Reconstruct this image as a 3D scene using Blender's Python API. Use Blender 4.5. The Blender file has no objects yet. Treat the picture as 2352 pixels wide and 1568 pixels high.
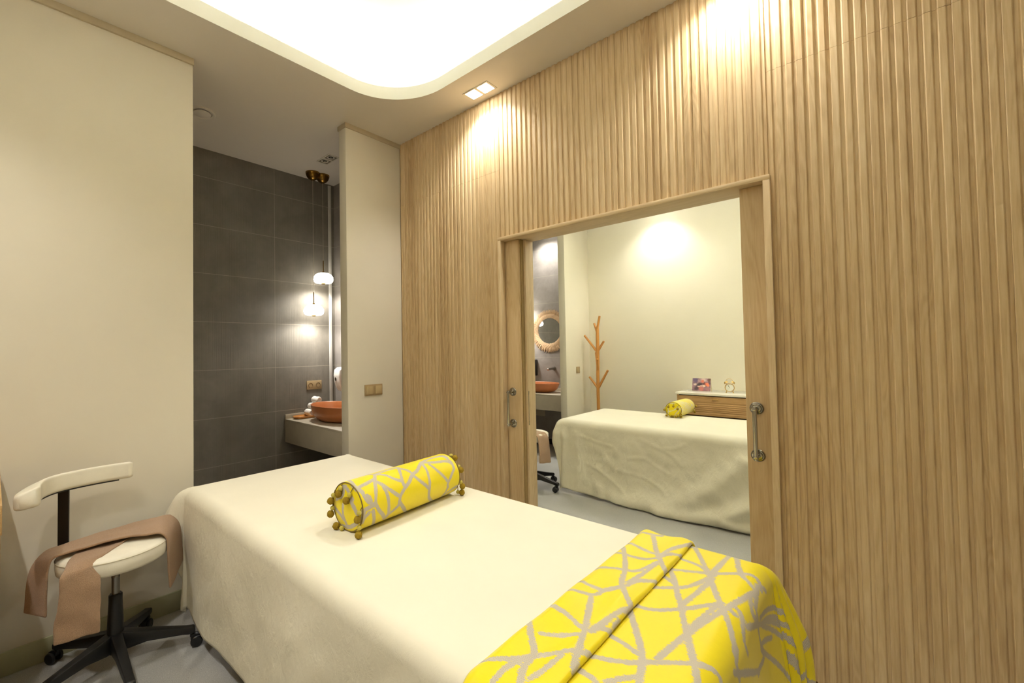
# a treatment room with a massage bed, a tiled wash niche and a doorway into a twin room
LED_S, SHADE_S, SPOT_E, SPOT_R, SPOT_E2, SPOT_E3, EXPO = 13.5, 3.4, 15.0, 23.0, 14.0, 22.0, 0.86
LED_S2, PEND_E = 92.0, 15.0
import bpy, bmesh, math, random
import numpy as np
from mathutils import Vector, Matrix, noise
PI = math.pi
random.seed(7)
SC = bpy.context.scene
COL = SC.collection

# ------------------------------------------------------------------ helpers
def link(o, parent=None):
    COL.objects.link(o)
    if parent is not None:
        o.parent = parent
    return o

def tag(o, label=None, cat=None, group=None, kind=None):
    if label: o['label'] = label
    if cat: o['category'] = cat
    if group: o['group'] = group
    if kind: o['kind'] = kind
    return o

def thing(name, label, cat, loc=(0, 0, 0), rotz=0.0, group=None):
    o = bpy.data.objects.new(name, None)
    o.empty_display_size = 0.05
    o.location = loc
    o.rotation_euler = (0, 0, rotz)
    link(o)
    return tag(o, label, cat, group)

def obj(name, bm, mat, parent=None, smooth=40, loc=None, label=None, rot=None):
    me = bpy.data.meshes.new(name)
    if isinstance(bm, bmesh.types.BMesh):
        bm.normal_update()
        bm.to_mesh(me)
        bm.free()
    else:
        me.from_pydata(*bm)
    mats = mat if isinstance(mat, (list, tuple)) else [mat]
    for m in mats:
        me.materials.append(m)
    if smooth:
        me.shade_smooth()
        if smooth < 180:
            me.set_sharp_from_angle(angle=math.radians(smooth))
    o = bpy.data.objects.new(name, me)
    if loc: o.location = loc
    if rot: o.rotation_euler = rot
    if label: o['label'] = label
    return link(o, parent)

def struct(name, bm, mat, parent=None, smooth=40):
    o = obj(name, bm, mat, parent, smooth)
    if parent is None:
        o['kind'] = 'structure'
    return o

def dup(root, loc=None, rotz=None, label=None, group=None):
    def cp(o, parent):
        c = o.copy()
        COL.objects.link(c)
        c.parent = parent
        for ch in [k for k in bpy.data.objects if k.parent == o]:
            cp(ch, c)
        return c
    r = cp(root, root.parent)
    if loc is not None: r.location = loc
    if rotz is not None: r.rotation_euler = (0, 0, rotz)
    if label: r['label'] = label
    if group: r['group'] = group
    return r

def NB(): return bmesh.new()

def merge(bm, t, mi=0):
    me = bpy.data.meshes.new('tmp')
    for f in t.faces: f.material_index = mi
    t.to_mesh(me); t.free()
    bm.from_mesh(me)
    bpy.data.meshes.remove(me)

def box(bm, x0, x1, y0, y1, z0, z1, bev=0.0, seg=2, mi=0, mat=None):
    t = bmesh.new()
    bmesh.ops.create_cube(t, size=1.0)
    for v in t.verts:
        v.co = Vector(((x0 + x1) / 2 + v.co.x * (x1 - x0), (y0 + y1) / 2 + v.co.y * (y1 - y0), (z0 + z1) / 2 + v.co.z * (z1 - z0)))
    if bev > 0:
        bmesh.ops.bevel(t, geom=t.edges[:], offset=bev, segments=seg, affect='EDGES', profile=0.5)
    if mat is not None: bmesh.ops.transform(t, matrix=mat, verts=t.verts)
    merge(bm, t, mi)
    return bm

def lathe(bm, prof, n=32, sx=1.0, sy=1.0, mat=None, mi=0, cx=0, cy=0):
    """profile of (r, z) turned about z"""
    t = bmesh.new()
    rings = []
    for r, z in prof:
        if r < 1e-6:
            rings.append([t.verts.new((cx, cy, z))])
        else:
            rings.append([t.verts.new((cx + r * sx * math.cos(2 * PI * i / n), cy + r * sy * math.sin(2 * PI * i / n), z)) for i in range(n)])
    for a, b in zip(rings, rings[1:]):
        for i in range(n):
            j = (i + 1) % n
            if len(a) == 1 and len(b) == 1: continue
            if len(a) == 1: t.faces.new((a[0], b[j], b[i]))
            elif len(b) == 1: t.faces.new((a[i], a[j], b[0]))
            else: t.faces.new((a[i], a[j], b[j], b[i]))
    bmesh.ops.recalc_face_normals(t, faces=t.faces)
    if mat is not None: bmesh.ops.transform(t, matrix=mat, verts=t.verts)
    merge(bm, t, mi)
    return bm

def cyl(bm, p0, p1, r0, r1=None, n=24, bev=0.0, mi=0):
    p0 = Vector(p0); p1 = Vector(p1); r1 = r0 if r1 is None else r1
    d = p1 - p0; L = d.length
    q = Vector((0, 0, 1)).rotation_difference(d.normalized()).to_matrix().to_4x4()
    m = Matrix.Translation(p0) @ q
    if bev: prof = [(0, 0), (r0 - bev, 0), (r0, bev), (r1, L - bev), (r1 - bev, L), (0, L)]
    else: prof = [(0, 0), (r0, 0), (r1, L), (0, L)]
    return lathe(bm, prof, n, mat=m, mi=mi)

def catmull(pts, k=6):
    P = [Vector(p) for p in pts]
    P = [P[0] * 2 - P[1]] + P + [P[-1] * 2 - P[-2]]
    out = []
    for i in range(1, len(P) - 2):
        a, b, c, d = P[i - 1:i + 3]
        for j in range(k):
            t = j / k
            out.append(0.5 * ((2 * b) + (c - a) * t + (2 * a - 5 * b + 4 * c - d) * t * t + (3 * b - a - 3 * c + d) * t ** 3))
    out.append(P[-2].copy())
    return out

def tube(bm, pts, r, n=10, k=6, mi=0, rf=None):
    P = catmull(pts, k) if k > 1 else [Vector(p) for p in pts]
    t = bmesh.new()
    rings = []
    up = None
    for i, p in enumerate(P):
        d = (P[min(i + 1, len(P) - 1)] - P[max(i - 1, 0)]).normalized()
        if up is None: up = d.orthogonal().normalized()
        up = (up - d * up.dot(d)).normalized()
        s = d.cross(up)
        rr = r if rf is None else rf(i / (len(P) - 1)) * r
        rings.append([t.verts.new(p + (up * math.cos(2 * PI * j / n) + s * math.sin(2 * PI * j / n)) * rr) for j in range(n)])
    for a, b in zip(rings, rings[1:]):
        for j in range(n):
            t.faces.new((a[j], a[(j + 1) % n], b[(j + 1) % n], b[j]))
    t.faces.new(rings[0][::-1]); t.faces.new(rings[-1])
    bmesh.ops.recalc_face_normals(t, faces=t.faces)
    merge(bm, t, mi)
    return bm

def sphere(bm, c, r, sx=1, sy=1, sz=1, n=20, mi=0, lump=0.0):
    t = bmesh.new()
    bmesh.ops.create_uvsphere(t, u_segments=n, v_segments=max(8, n * 2 // 3), radius=1)
    for v in t.verts:
        k = 1.0 + (lump * noise.noise(v.co * 3.0 + Vector(c) * 37) if lump else 0)
        v.co = Vector(c) + Vector((v.co.x * sx, v.co.y * sy, v.co.z * sz)) * r * k
    merge(bm, t, mi)
    return bm

def prism(bm, poly, ax, a, b, bev=0.0, mi=0, seg=2):
    """closed polygon in the two other axes, extruded along ax from a to b"""
    t = bmesh.new()
    def P(p, w):
        return {'x': (w, p[0], p[1]), 'y': (p[0], w, p[1]), 'z': (p[0], p[1], w)}[ax]
    A = [t.verts.new(P(p, a)) for p in poly]; B = [t.verts.new(P(p, b)) for p in poly]
    n = len(poly)
    t.faces.new(A); t.faces.new(B[::-1])
    for i in range(n):
        t.faces.new((A[i], B[i], B[(i + 1) % n], A[(i + 1) % n]))
    bmesh.ops.recalc_face_normals(t, faces=t.faces)
    if bev:
        bmesh.ops.bevel(t, geom=[e for e in t.edges], offset=bev, segments=seg, affect='EDGES', profile=0.5)
    merge(bm, t, mi)
    return bm

def rrect(x0, x1, y0, y1, r, n=12):
    out = []
    for cx, cy, a0 in ((x1 - r, y1 - r, 0), (x0 + r, y1 - r, 90), (x0 + r, y0 + r, 180), (x1 - r, y0 + r, 270)):
        for i in range(n + 1):
            a = math.radians(a0 + 90 * i / n)
            out.append((cx + r * math.cos(a), cy + r * math.sin(a)))
    return out

# ------------------------------------------------------------------ materials
def lin(c):
    f = lambda v: (v / 12.92 if v <= 0.04045 else ((v + 0.055) / 1.055) ** 2.4)
    return (f(c[0] / 255), f(c[1] / 255), f(c[2] / 255), 1)

class MT:
    def __init__(s, name):
        s.m = bpy.data.materials.new(name); s.m.use_nodes = True
        s.nt = s.m.node_tree; s.b = s.nt.nodes['Principled BSDF']
    def n(s, t, **kw):
        x = s.nt.nodes.new(t)
        for k, v in kw.items():
            if k in x.inputs.keys() if isinstance(k, str) else False: x.inputs[k].default_value = v
            else: setattr(x, k, v)
        return x
    def l(s, a, b): s.nt.links.new(a, b)
    def coord(s, scale=(1, 1, 1), kind='Object', loc=(0, 0, 0)):
        tc = s.n('ShaderNodeTexCoord'); mp = s.n('ShaderNodeMapping')
        mp.inputs['Scale'].default_value = scale; mp.inputs['Location'].default_value = loc
        s.l(tc.outputs[kind], mp.inputs['Vector'])
        return mp.outputs['Vector']
    def noise(s, vec, scale, detail=3, rough=0.5, dist=0.0):
        x = s.n('ShaderNodeTexNoise'); x.inputs['Scale'].default_value = scale
        x.inputs['Detail'].default_value = detail; x.inputs['Roughness'].default_value = rough; x.inputs['Distortion'].default_value = dist
        if vec is not None: s.l(vec, x.inputs['Vector'])
        return x.outputs['Fac']
    def ramp(s, fac, stops, interp='LINEAR'):
        x = s.n('ShaderNodeValToRGB'); x.color_ramp.interpolation = interp
        e = x.color_ramp.elements
        while len(e) < len(stops): e.new(0.5)
        for i, (p, c) in enumerate(stops):
            e[i].position = p; e[i].color = c if len(c) == 4 else (*c, 1)
        s.l(fac, x.inputs['Fac'])
        return x.outputs['Color']
    def math(s, op, a, b=None, c=None):
        x = s.n('ShaderNodeMath', operation=op)
        for i, v in enumerate((a, b, c)):
            if v is None: continue
            if hasattr(v, 'is_linked') or hasattr(v, 'links'): s.l(v, x.inputs[i])
            else: x.inputs[i].default_value = v
        return x.outputs[0]
    def mix(s, fac, a, b, mode='MIX'):
        x = s.n('ShaderNodeMix', data_type='RGBA', blend_type=mode)
        for i, v in ((0, fac), (6, a), (7, b)):
            if hasattr(v, 'links'): s.l(v, x.inputs[i])
            else: x.inputs[i].default_value = v
        return x.outputs[2]
    def bump(s, h, strength=0.2, dist=0.01):
        x = s.n('ShaderNodeBump'); x.inputs['Strength'].default_value = strength; x.inputs['Distance'].default_value = dist
        s.l(h, x.inputs['Height']); s.l(x.outputs['Normal'], s.b.inputs['Normal'])
    def set(s, color=None, rough=None, metal=None, spec=None, **kw):
        I = s.b.inputs
        if color is not None:
            if hasattr(color, 'links'): s.l(color, I['Base Color'])
            else: I['Base Color'].default_value = color
        if rough is not None:
            if hasattr(rough, 'links'): s.l(rough, I['Roughness'])
            else: I['Roughness'].default_value = rough
        if metal is not None: I['Metallic'].default_value = metal
        if spec is not None: I['Specular IOR Level'].default_value = spec
        for k, v in kw.items(): I[k].default_value = v
        return s.m

def plaster(name, c, rough=0.75):
    t = MT(name); v = t.coord()
    f = t.noise(v, 1.3, 4)
    a = lin(c); d = tuple(x * 0.955 for x in a[:3]) + (1,)
    t.set(t.ramp(f, ((0.3, d), (0.7, a))), rough, spec=0.25)
    t.bump(t.noise(v, 220, 3), 0.05, 0.002)
    return t.m

def plain(name, c, rough=0.5, metal=0.0, spec=0.5, bumpscale=None, bstr=0.1, **kw):
    t = MT(name); v = t.coord()
    a = lin(c)
    f = t.noise(v, 14, 3)
    d = tuple(x * 0.93 for x in a[:3]) + (1,)
    t.set(t.ramp(f, ((0.35, d), (0.65, a))), rough, metal, spec, **kw)
    if bumpscale: t.bump(t.noise(v, bumpscale, 3), bstr, 0.002)
    return t.m

def wood(name, light, mid, dark, panel=None, along='z', rough=0.5, seed=0.0):
    t = MT(name)
    g = {'z': (1, 1, .045), 'x': (.045, 1, 1), 'y': (1, .045, 1)}[along]
    tc = t.n('ShaderNodeTexCoord')
    vec = tc.outputs['Object']
    sep = t.n('ShaderNodeSeparateXYZ'); t.l(vec, sep.inputs[0])
    rnd = None
    if panel:
        fl = t.math('FLOOR', t.math('DIVIDE', t.math('SUBTRACT', sep.outputs['X'], panel[0]), panel[1]))
        wn = t.n('ShaderNodeTexWhiteNoise', noise_dimensions='1D'); t.l(fl, wn.inputs['W'])
        rnd = wn.outputs['Value']
        off = t.n('ShaderNodeCombineXYZ'); t.l(t.math('MULTIPLY', rnd, 9.0), off.inputs['Z']); t.l(t.math('MULTIPLY', rnd, 3.0), off.inputs['X'])
        ad = t.n('ShaderNodeVectorMath', operation='ADD'); t.l(vec, ad.inputs[0]); t.l(off.outputs[0], ad.inputs[1])
        vec = ad.outputs[0]
    mp = t.n('ShaderNodeMapping'); mp.inputs['Scale'].default_value = g; mp.inputs['Location'].default_value = (seed, seed * 1.7, seed * .3)
    t.l(vec, mp.inputs['Vector']); v = mp.outputs[0]
    broad = t.noise(v, 11, 4, .55, .4)
    mp2 = t.n('ShaderNodeMapping'); g2 = {'z': (1, 1, .10), 'x': (.10, 1, 1), 'y': (1, .10, 1)}[along]
    mp2.inputs['Scale'].default_value = g2; t.l(vec, mp2.inputs['Vector'])
    wv = t.n('ShaderNodeTexNoise'); wv.inputs['Scale'].default_value = 9; wv.inputs['Detail'].default_value = 2; wv.inputs['Distortion'].default_value = .6
    t.l(mp2.outputs[0], wv.inputs['Vector'])
    rings = t.math('SINE', t.math('MULTIPLY', wv.outputs['Fac'], 90.0))
    rings = t.math('MULTIPLY_ADD', rings, 0.5, 0.5)
    fine = t.noise(v, 240, 3, .6)
    f = t.math('ADD', t.math('MULTIPLY', broad, .55), t.math('ADD', t.math('MULTIPLY', fine, .36), t.math('MULTIPLY', rings, .09)))
    if rnd is not None:
        f = t.math('ADD', f, t.math('MULTIPLY', t.math('SUBTRACT', rnd, .5), .12))
    c = t.ramp(f, ((.30, lin(dark)), (.5, lin(mid)), (.70, lin(light))))
    # small knots, sparse
    vo = t.n('ShaderNodeTexVoronoi'); vo.inputs['Scale'].default_value = 2.2
    mp3 = t.n('ShaderNodeMapping'); g3 = {'z': (1, 1, .42), 'x': (.42, 1, 1), 'y': (1, .42, 1)}[along]
    mp3.inputs['Scale'].default_value = g3; t.l(vec, mp3.inputs['Vector']); t.l(mp3.outputs[0], vo.inputs['Vector'])
    kn = t.ramp(vo.outputs['Distance'], ((0.0, (1, 1, 1)), (.045, (.0, .0, .0))))
    c = t.mix(t.math('MULTIPLY', kn, .45), c, lin(tuple(x * .62 for x in dark)))
    t.set(c, rough, spec=.35)
    t.bump(fine, .06, .002)
    return t.m

# ------------------------------------------------------------------ material list
M = {}
M['wall'] = plaster('cream_wall_paint', (219, 212, 195))
M['wall2'] = plaster('pale_wall_paint', (230, 223, 203))
M['ceil'] = plaster('ceiling_paint', (220, 214, 205), .85)
M['cove'] = plaster('cove_paint', (240, 238, 226), .85)
M['cornice'] = plain('cornice_paint', (190, 178, 152), .7)
M['skirt'] = plain('olive_skirting', (172, 170, 136), .5)
WL, WM, WD = (212, 189, 152), (198, 172, 132), (174, 146, 106)
M['slat'] = wood('oak_slat_panel', WL, WM, WD, panel=(.0, .1072), rough=.48)
M['oak'] = wood('oak_door', (206, 181, 142), (192, 165, 124), (172, 143, 102), rough=.5, seed=3.1)
M['frame'] = wood('oak_frame', (214, 192, 156), (202, 178, 140), (184, 158, 120), rough=.5, seed=7.3)
M['frame_x'] = wood('oak_frame_across', (214, 192, 156), (202, 178, 140), (184, 158, 120), along='x', rough=.5, seed=5.3)
M['dark'] = plain('dark_gap', (38, 30, 20), .9, spec=.1)
M['backing'] = plain('brown_backing', (104, 80, 50), .9, spec=.1)
M['brush'] = plain('brush_seal', (150, 126, 84), .9, spec=.1, bumpscale=300, bstr=.6)
M['dresser'] = wood('dresser_oak', (200, 165, 116), (182, 146, 98), (150, 114, 70), along='x', rough=.45, seed=11)
M['stone_white'] = plain('white_top', (238, 234, 222), .12)
M['counter'] = plain('counter_laminate', (188, 178, 158), .45)
M['chrome'] = plain('chrome', (176, 172, 162), .16, 1.0)
M['steel'] = plain('steel', (150, 146, 138), .3, 1.0)
M['brass'] = plain('aged_brass', (136, 104, 48), .25, 1.0)
M['gold'] = plain('gold_metal', (205, 170, 105), .28, .9)
M['black'] = plain('black_plastic', (22, 22, 22), .42)
M['blackmetal'] = plain('black_metal', (16, 15, 14), .35)
M['leather'] = plain('white_leather', (232, 226, 208), .42, bumpscale=260, bstr=.12)
M['stitch'] = plain('stitching', (205, 196, 170), .8)
M['terra'] = plain('terracotta_glaze', (184, 114, 68), .3)
M['white_plastic'] = plain('white_plastic', (236, 234, 228), .3)
M['trunk'] = plain('white_trunking', (214, 212, 206), .3)
M['champ'] = plain('champagne_plastic', (166, 144, 106), .38, .1)
M['rocker'] = plain('champagne_rocker', (184, 164, 124), .34, .1)
M['champ_d'] = plain('dark_champagne', (120, 100, 70), .45, .1)  # darker champagne tone for socket faces and hour marks
M['dwindow'] = plain('smoked_window', (30, 28, 26), .15)
M['cordm'] = plain('clear_cord', (190, 180, 160), .4)
M['towel_w'] = plain('white_terry', (240, 236, 228), .95, spec=.1, bumpscale=500, bstr=.5)
M['bamboo'] = wood('tray_wood', (206, 150, 86), (188, 128, 66), (150, 94, 44), along='y', rough=.4, seed=2)
M['treewood'] = plain('coat_tree_wood', (190, 132, 62), .45)
M['raffia'] = plain('raffia', (198, 170, 136), .9, spec=.1, bumpscale=160, bstr=.6)
M['mirror'] = plain('mirror_glass', (238, 240, 238), .02, 1.0)
M['grille'] = plain('lamp_housing', (206, 200, 186), .5)
M['grille_d'] = plain('lamp_recess', (120, 112, 98), .6)
M['foam'] = plain('mattress_vinyl', (225, 214, 185), .5)
M['olive'] = plain('olive_pompom', (150, 124, 40), .95, spec=.1, bumpscale=260, bstr=.9)
M['bead'] = plain('lime_bead', (190, 176, 74), .6)
M['piping'] = plain('olive_piping', (120, 100, 44), .8)
M['paper'] = plain('white_card', (236, 226, 200), .6)
M['dial'] = plain('clock_dial', (240, 240, 228), .3)
M['orange'] = plain('orange_knob', (196, 112, 26), .4)

def emis(name, c, s):
    t = MT(name)
    t.set(lin(c), .5, **{'Emission Color': lin(c), 'Emission Strength': s})
    return t.m
M['led2'] = emis('assumed_far_led_strip', (246, 250, 252), LED_S2)
M['led'] = emis('led_strip_light', (246, 250, 252), LED_S)
M['lampface'] = emis('downlight_face', (255, 250, 238), 14)
M['shade'] = emis('opal_glass', (255, 248, 232), SHADE_S)

def terry(name, c):
    t = MT(name); v = t.coord()
    f = t.noise(v, 260, 4, .7)
    a = lin(c); d = tuple(x * .72 for x in a[:3]) + (1,)
    t.set(t.ramp(f, ((.3, d), (.7, a))), .95, spec=.1, **{'Sheen Weight': .25})
    t.bump(t.noise(v, 330, 4, .7), .8, .006)
    return t.m
M['terry'] = terry('brown_terry', (184, 150, 118))

def sheet_mat(name, c):
    t = MT(name); v = t.coord()
    a = lin(c); d = tuple(x * .95 for x in a[:3]) + (1,)
    t.set(t.ramp(t.noise(v, 3.5, 4), ((.3, d), (.7, a))), .9, spec=.15)
    h = t.math('ADD', t.math('MULTIPLY', t.noise(t.coord((1, .7, .45)), 30, 4, .6, .5), 1.0), t.math('MULTIPLY', t.noise(v, 900, 2), .12))
    # the flat top is drawn smooth, the hanging sides are crinkled
    at = t.n('ShaderNodeAttribute', attribute_name='crinkle')
    t.bump(t.math('MULTIPLY', h, t.math('MULTIPLY_ADD', at.outputs['Fac'], .94, .06)), .38, .014)
    return t.m
M['sheet'] = sheet_mat('cream_sheet', (230, 224, 204))

def tile_mat(name, c, ribs, plane, row=.4, z0=.06, grouts=(), rough=.5):
    """large grey tiles; ribs: fine vertical fluting; plane 'x' or 'y' = wall normal"""
    t = MT(name)
    tc = t.n('ShaderNodeTexCoord'); sep = t.n('ShaderNodeSeparateXYZ'); t.l(tc.outputs['Object'], sep.inputs[0])
    U = sep.outputs['Y' if plane == 'x' else 'X']; Z = sep.outputs['Z']
    a = lin(c)
    v = tc.outputs['Object']
    f = t.noise(v, 5, 6, .65, .3)
    col = t.ramp(f, ((.3, tuple(x * .78 for x in a[:3])), (.7, tuple(min(1, x * 1.12) for x in a[:3]))))
    # row joints
    zz = t.math('DIVIDE', t.math('SUBTRACT', Z, z0), row)
    fr = t.math('ABSOLUTE', t.math('SUBTRACT', zz, t.math('ROUND', zz)))
    g = t.math('LESS_THAN', fr, .0017 / row)
    for q in grouts:
        g = t.math('MAXIMUM', g, t.math('LESS_THAN', t.math('ABSOLUTE', t.math('SUBTRACT', U, q)), .0017))
    h = t.math('MULTIPLY', t.noise(v, 160, 4, .7), .25)
    if ribs:
        # grooves 7 mm apart whose depth changes in bands and patches
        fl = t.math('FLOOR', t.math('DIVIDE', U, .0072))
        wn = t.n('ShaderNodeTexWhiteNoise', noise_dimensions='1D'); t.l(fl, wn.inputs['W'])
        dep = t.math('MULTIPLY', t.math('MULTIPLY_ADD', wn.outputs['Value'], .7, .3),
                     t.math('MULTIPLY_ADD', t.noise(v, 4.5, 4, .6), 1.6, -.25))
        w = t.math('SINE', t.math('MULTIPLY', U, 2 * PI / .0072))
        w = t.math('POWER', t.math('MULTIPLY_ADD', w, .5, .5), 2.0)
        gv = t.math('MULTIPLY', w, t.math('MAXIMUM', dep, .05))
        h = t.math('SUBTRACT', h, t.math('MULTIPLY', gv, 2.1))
        col = t.mix(t.math('MULTIPLY', gv, .5), col, tuple(x * .3 for x in a[:3]) + (1,))  # shade of the grooves painted into the tile colour
    col = t.mix(g, col, lin((172, 165, 148)))
    t.set(col, rough, spec=.4)
    t.bump(h, .5, .0022)
    return t.m
M['tile'] = tile_mat('ribbed_grey_tile', (126, 121, 111), True, 'x', grouts=(-.536, -1.338))
M['tile_s'] = tile_mat('smooth_grey_tile', (146, 140, 134), False, 'y', grouts=(-.9,), rough=.35)

def floor_mat():
    t = MT('speckled_vinyl')
    v = t.coord()
    base = t.ramp(t.noise(v, 2.0, 4), ((.3, lin((160, 159, 156))), (.7, lin((174, 173, 169)))))
    sp = t.noise(v, 260, 2, .8)
    c = t.mix(t.ramp(sp, ((.60, (0, 0, 0)), (.68, (1, 1, 1)))), base, lin((216, 214, 208)))
    c = t.mix(t.ramp(t.noise(v, 210, 2, .8), ((.33, (1, 1, 1)), (.40, (0, 0, 0)))), c, lin((128, 126, 122)))
    t.set(c, .42, spec=.4)
    return t.m
M['floor'] = floor_mat()
M['floor2'] = plain('niche_floor_tile', (150, 140, 128), .4)

def pattern_mat(name, half, yellow=(236, 216, 16), thread=(208, 198, 180), jx=430, jy=26, jag=.020):
    """yellow cloth with a greige woven web: 'web' holds the distance to the nearest strand, 'flat' the cloth coordinates"""
    t = MT(name)
    at = t.n('ShaderNodeAttribute', attribute_name='web')
    fl = t.n('ShaderNodeAttribute', attribute_name='flat')
    mp = t.n('ShaderNodeMapping'); mp.inputs['Scale'].default_value = (jy, jx, 1); t.l(fl.outputs['Vector'], mp.inputs['Vector'])
    j = t.noise(mp.outputs[0], 1, 2, .6)
    mp2 = t.n('ShaderNodeMapping'); mp2.inputs['Scale'].default_value = (14, 14, 1); t.l(fl.outputs['Vector'], mp2.inputs['Vector'])
    jj = t.noise(mp2.outputs[0], 1, 2)
    d = t.math('ADD', at.outputs['Fac'], t.math('MULTIPLY', t.math('SUBTRACT', j, .5), jag))
    d = t.math('ADD', d, t.math('MULTIPLY', t.math('SUBTRACT', jj, .5), .006))
    m = t.ramp(t.math('DIVIDE', d, half * 2), ((.47, (1, 1, 1)), (.53, (0, 0, 0))))
    # weave of the web
    sp = t.n('ShaderNodeSeparateXYZ'); t.l(fl.outputs['Vector'], sp.inputs[0])
    jw = t.math('MULTIPLY', j, 5.0)
    su = t.math('SINE', t.math('MULTIPLY_ADD', sp.outputs['X'], 2 * PI / .0042, jw)); sv = t.math('SINE', t.math('MULTIPLY_ADD', sp.outputs['Y'], 2 * PI / .0030, jw))
    wfac = t.math('MULTIPLY_ADD', t.math('MULTIPLY', su, sv), .5, .5)
    th = lin(thread); thd = tuple(x * .62 for x in th[:3]) + (1,)
    wb = t.ramp(wfac, ((.15, thd), (.75, th)))
    mp3 = t.n('ShaderNodeMapping'); mp3.inputs['Scale'].default_value = (40, 900, 1); t.l(fl.outputs['Vector'], mp3.inputs['Vector'])
    y = lin(yellow)
    yc = t.ramp(t.noise(mp3.outputs[0], 1, 2), ((.3, tuple(v * .94 for v in y[:3])), (.7, y)))
    t.set(t.mix(m, yc, wb), t.math('MULTIPLY_ADD', m, .42, .42), spec=.3, **{'Sheen Weight': .15})
    t.bump(t.math('ADD', t.math('MULTIPLY', t.math('MULTIPLY', wfac, m), 1.0), t.math('MULTIPLY', m, .8)), .35, .0025)
    return t.m
M['throw'] = pattern_mat('yellow_web_throw', .0078)
M['bolster'] = pattern_mat('yellow_web_bolster', .0075, jag=.012)
M['bolster2'] = pattern_mat('yellow_streak_bolster', .0036, thread=(236, 228, 204), jag=.004)

# ------------------------------------------------------------------ room sizes (metres, room corner at the origin)
H = 3.097
YB = -2.85          # wall behind the camera
XR = 4.4            # short wall to the right, out of view
YF = 3.31           # far wall of the second room
T0, T1 = 0.0, .165  # the slatted dividing wall
DX0, DX1, DZ = 1.015, 2.467, 2.1315
NX = -1.164         # tiled back of the niches

# ---- floor
struct('floor', box(NB(), -.235, XR, YB - .1, YF + .1, -.05, 0), M['floor'])
b = NB(); box(b, NX - .1, -.235, -2.2, .165, -.05, 0); box(b, NX - .1, -.235, .165, 3.46, -.05, 0)
struct('floor_niche', b, M['floor2'])

# ---- ceilings with a lit cove, the far one assumed
def tray_ceiling(name, x0, x1, y0, y1, tx0, tx1, ty0, ty1, rad, lm='led'):
    bm = NB()
    hole = rrect(tx0, tx1, ty0, ty1, rad, 16)
    outer = rrect(tx0 - .17, tx1 + .17, ty0 - .17, ty1 + .17, rad + .17, 16)
    n = len(hole)
    V = lambda p, z: bm.verts.new((p[0], p[1], z))
    r0 = [V(p, H) for p in hole]; r1 = [V(p, H + .085) for p in hole]
    r2 = [V(p, H + .085) for p in outer]; r3 = [V(p, H + .40) for p in outer]
    for i in range(n):
        j = (i + 1) % n
        for a, c, mi in ((r0, r1, 1), (r1, r2, 1), (r2, r3, 1)):
            f = bm.faces.new((a[i], a[j], c[j], c[i])); f.material_index = mi
    f = bm.faces.new(r3); f.material_index = 1
    # flat soffit with the hole
    cor = [bm.verts.new((x, y, H)) for x, y in ((x1, y1), (x0, y1), (x0, y0), (x1, y0))]
    q = n // 4
    for k in range(4):
        arc = [r0[(k * q + i) % n] for i in range(q)]
        for i in range(q - 1):
            bm.faces.new((cor[k], arc[i + 1], arc[i]))
        nx = r0[((k + 1) * q) % n]
        bm.faces.new((cor[k], cor[(k + 1) % 4], nx, arc[-1]))
    c = struct(name, bm, [M['ceil'], M['cove']], smooth=30)
    led = rrect(tx0 - .11, tx1 + .11, ty0 - .11, ty1 + .11, rad + .11, 10)
    led2 = rrect(tx0 - .13, tx1 + .13, ty0 - .13, ty1 + .13, rad + .13, 10)
    t = NB(); A = [t.verts.new((p[0], p[1], H + .1)) for p in led]; B = [t.verts.new((p[0], p[1], H + .1)) for p in led2]
    A0 = [t.verts.new((p[0], p[1], H + .086)) for p in led]; B0 = [t.verts.new((p[0], p[1], H + .086)) for p in led2]
    m = len(led)
    for i in range(m):
        j = (i + 1) % m
        t.faces.new((A[i], A[j], B[j], B[i])); t.faces.new((A0[i], A0[j], A[j], A[i])); t.faces.new((B0[i], B0[j], B[j], B[i]))
    obj('led_strip', t, M[lm], c, smooth=0)
    return c
tray_ceiling('ceiling', -.0, XR, YB, T0, .385, 3.6, -2.55, -.315, .42)
tray_ceiling('ceiling_far', -.0, XR, T1, YF, .385, 3.6, .48, 3.0, .42, 'led2')  # unseen cove assumed like the near one, its strip turned up for brightness
b = NB(); box(b, NX - .1, 0, -2.2, .165, H, H + .05); box(b, NX - .1, 0, .165, 3.46, H, H + .05)
struct('ceiling_niche', b, M['ceil'])

# ---- first room: cream wall at the left, the wall stub, tiled niche
YL, YC = -1.548, -.5237
struct('wall_left', box(NB(), -.09, 0, YB, YL, 0, H), M['wall'])
struct('wall_stub', box(NB(), -.09, 0, YC, T0, 0, H, bev=.004), M['wall'])
struct('trim_1', box(NB(), -.088, .013, YB, YL + .004, H - .036, H), M['cornice'])
struct('trim_2', box(NB(), -.095, .011, YC - .008, T0, H - .034, H), M['cornice'])
struct('baseboard_left', box(NB(), 0, .012, YB, YL, 0, .105, bev=.003), M['skirt'])
struct('baseboard_stub', box(NB(), -.1, .012, YC - .012, T0, 0, .105, bev=.003), M['skirt'])
struct('wall_niche', box(NB(), NX - .1, NX, -2.2, .165, 0, H), M['tile'])
struct('wall_niche_right', box(NB(), NX, -.09, .09, .165, 0, H), M['tile_s'])
struct('wall_niche_left', box(NB(), NX, -.09, -2.2, -2.1, 0, H), M['wall'])
struct('wall_back', box(NB(), -.09, XR, YB - .1, YB, 0, H), M['wall'])
struct('wall_end', box(NB(), XR, XR + .1, YB - .1, YF + .1, 0, H), M['wall2'])
struct('trim_3', box(NB(), NX, NX + .013, .02, .052, .8, H - .012, bev=.003), M['trunk'])

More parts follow.
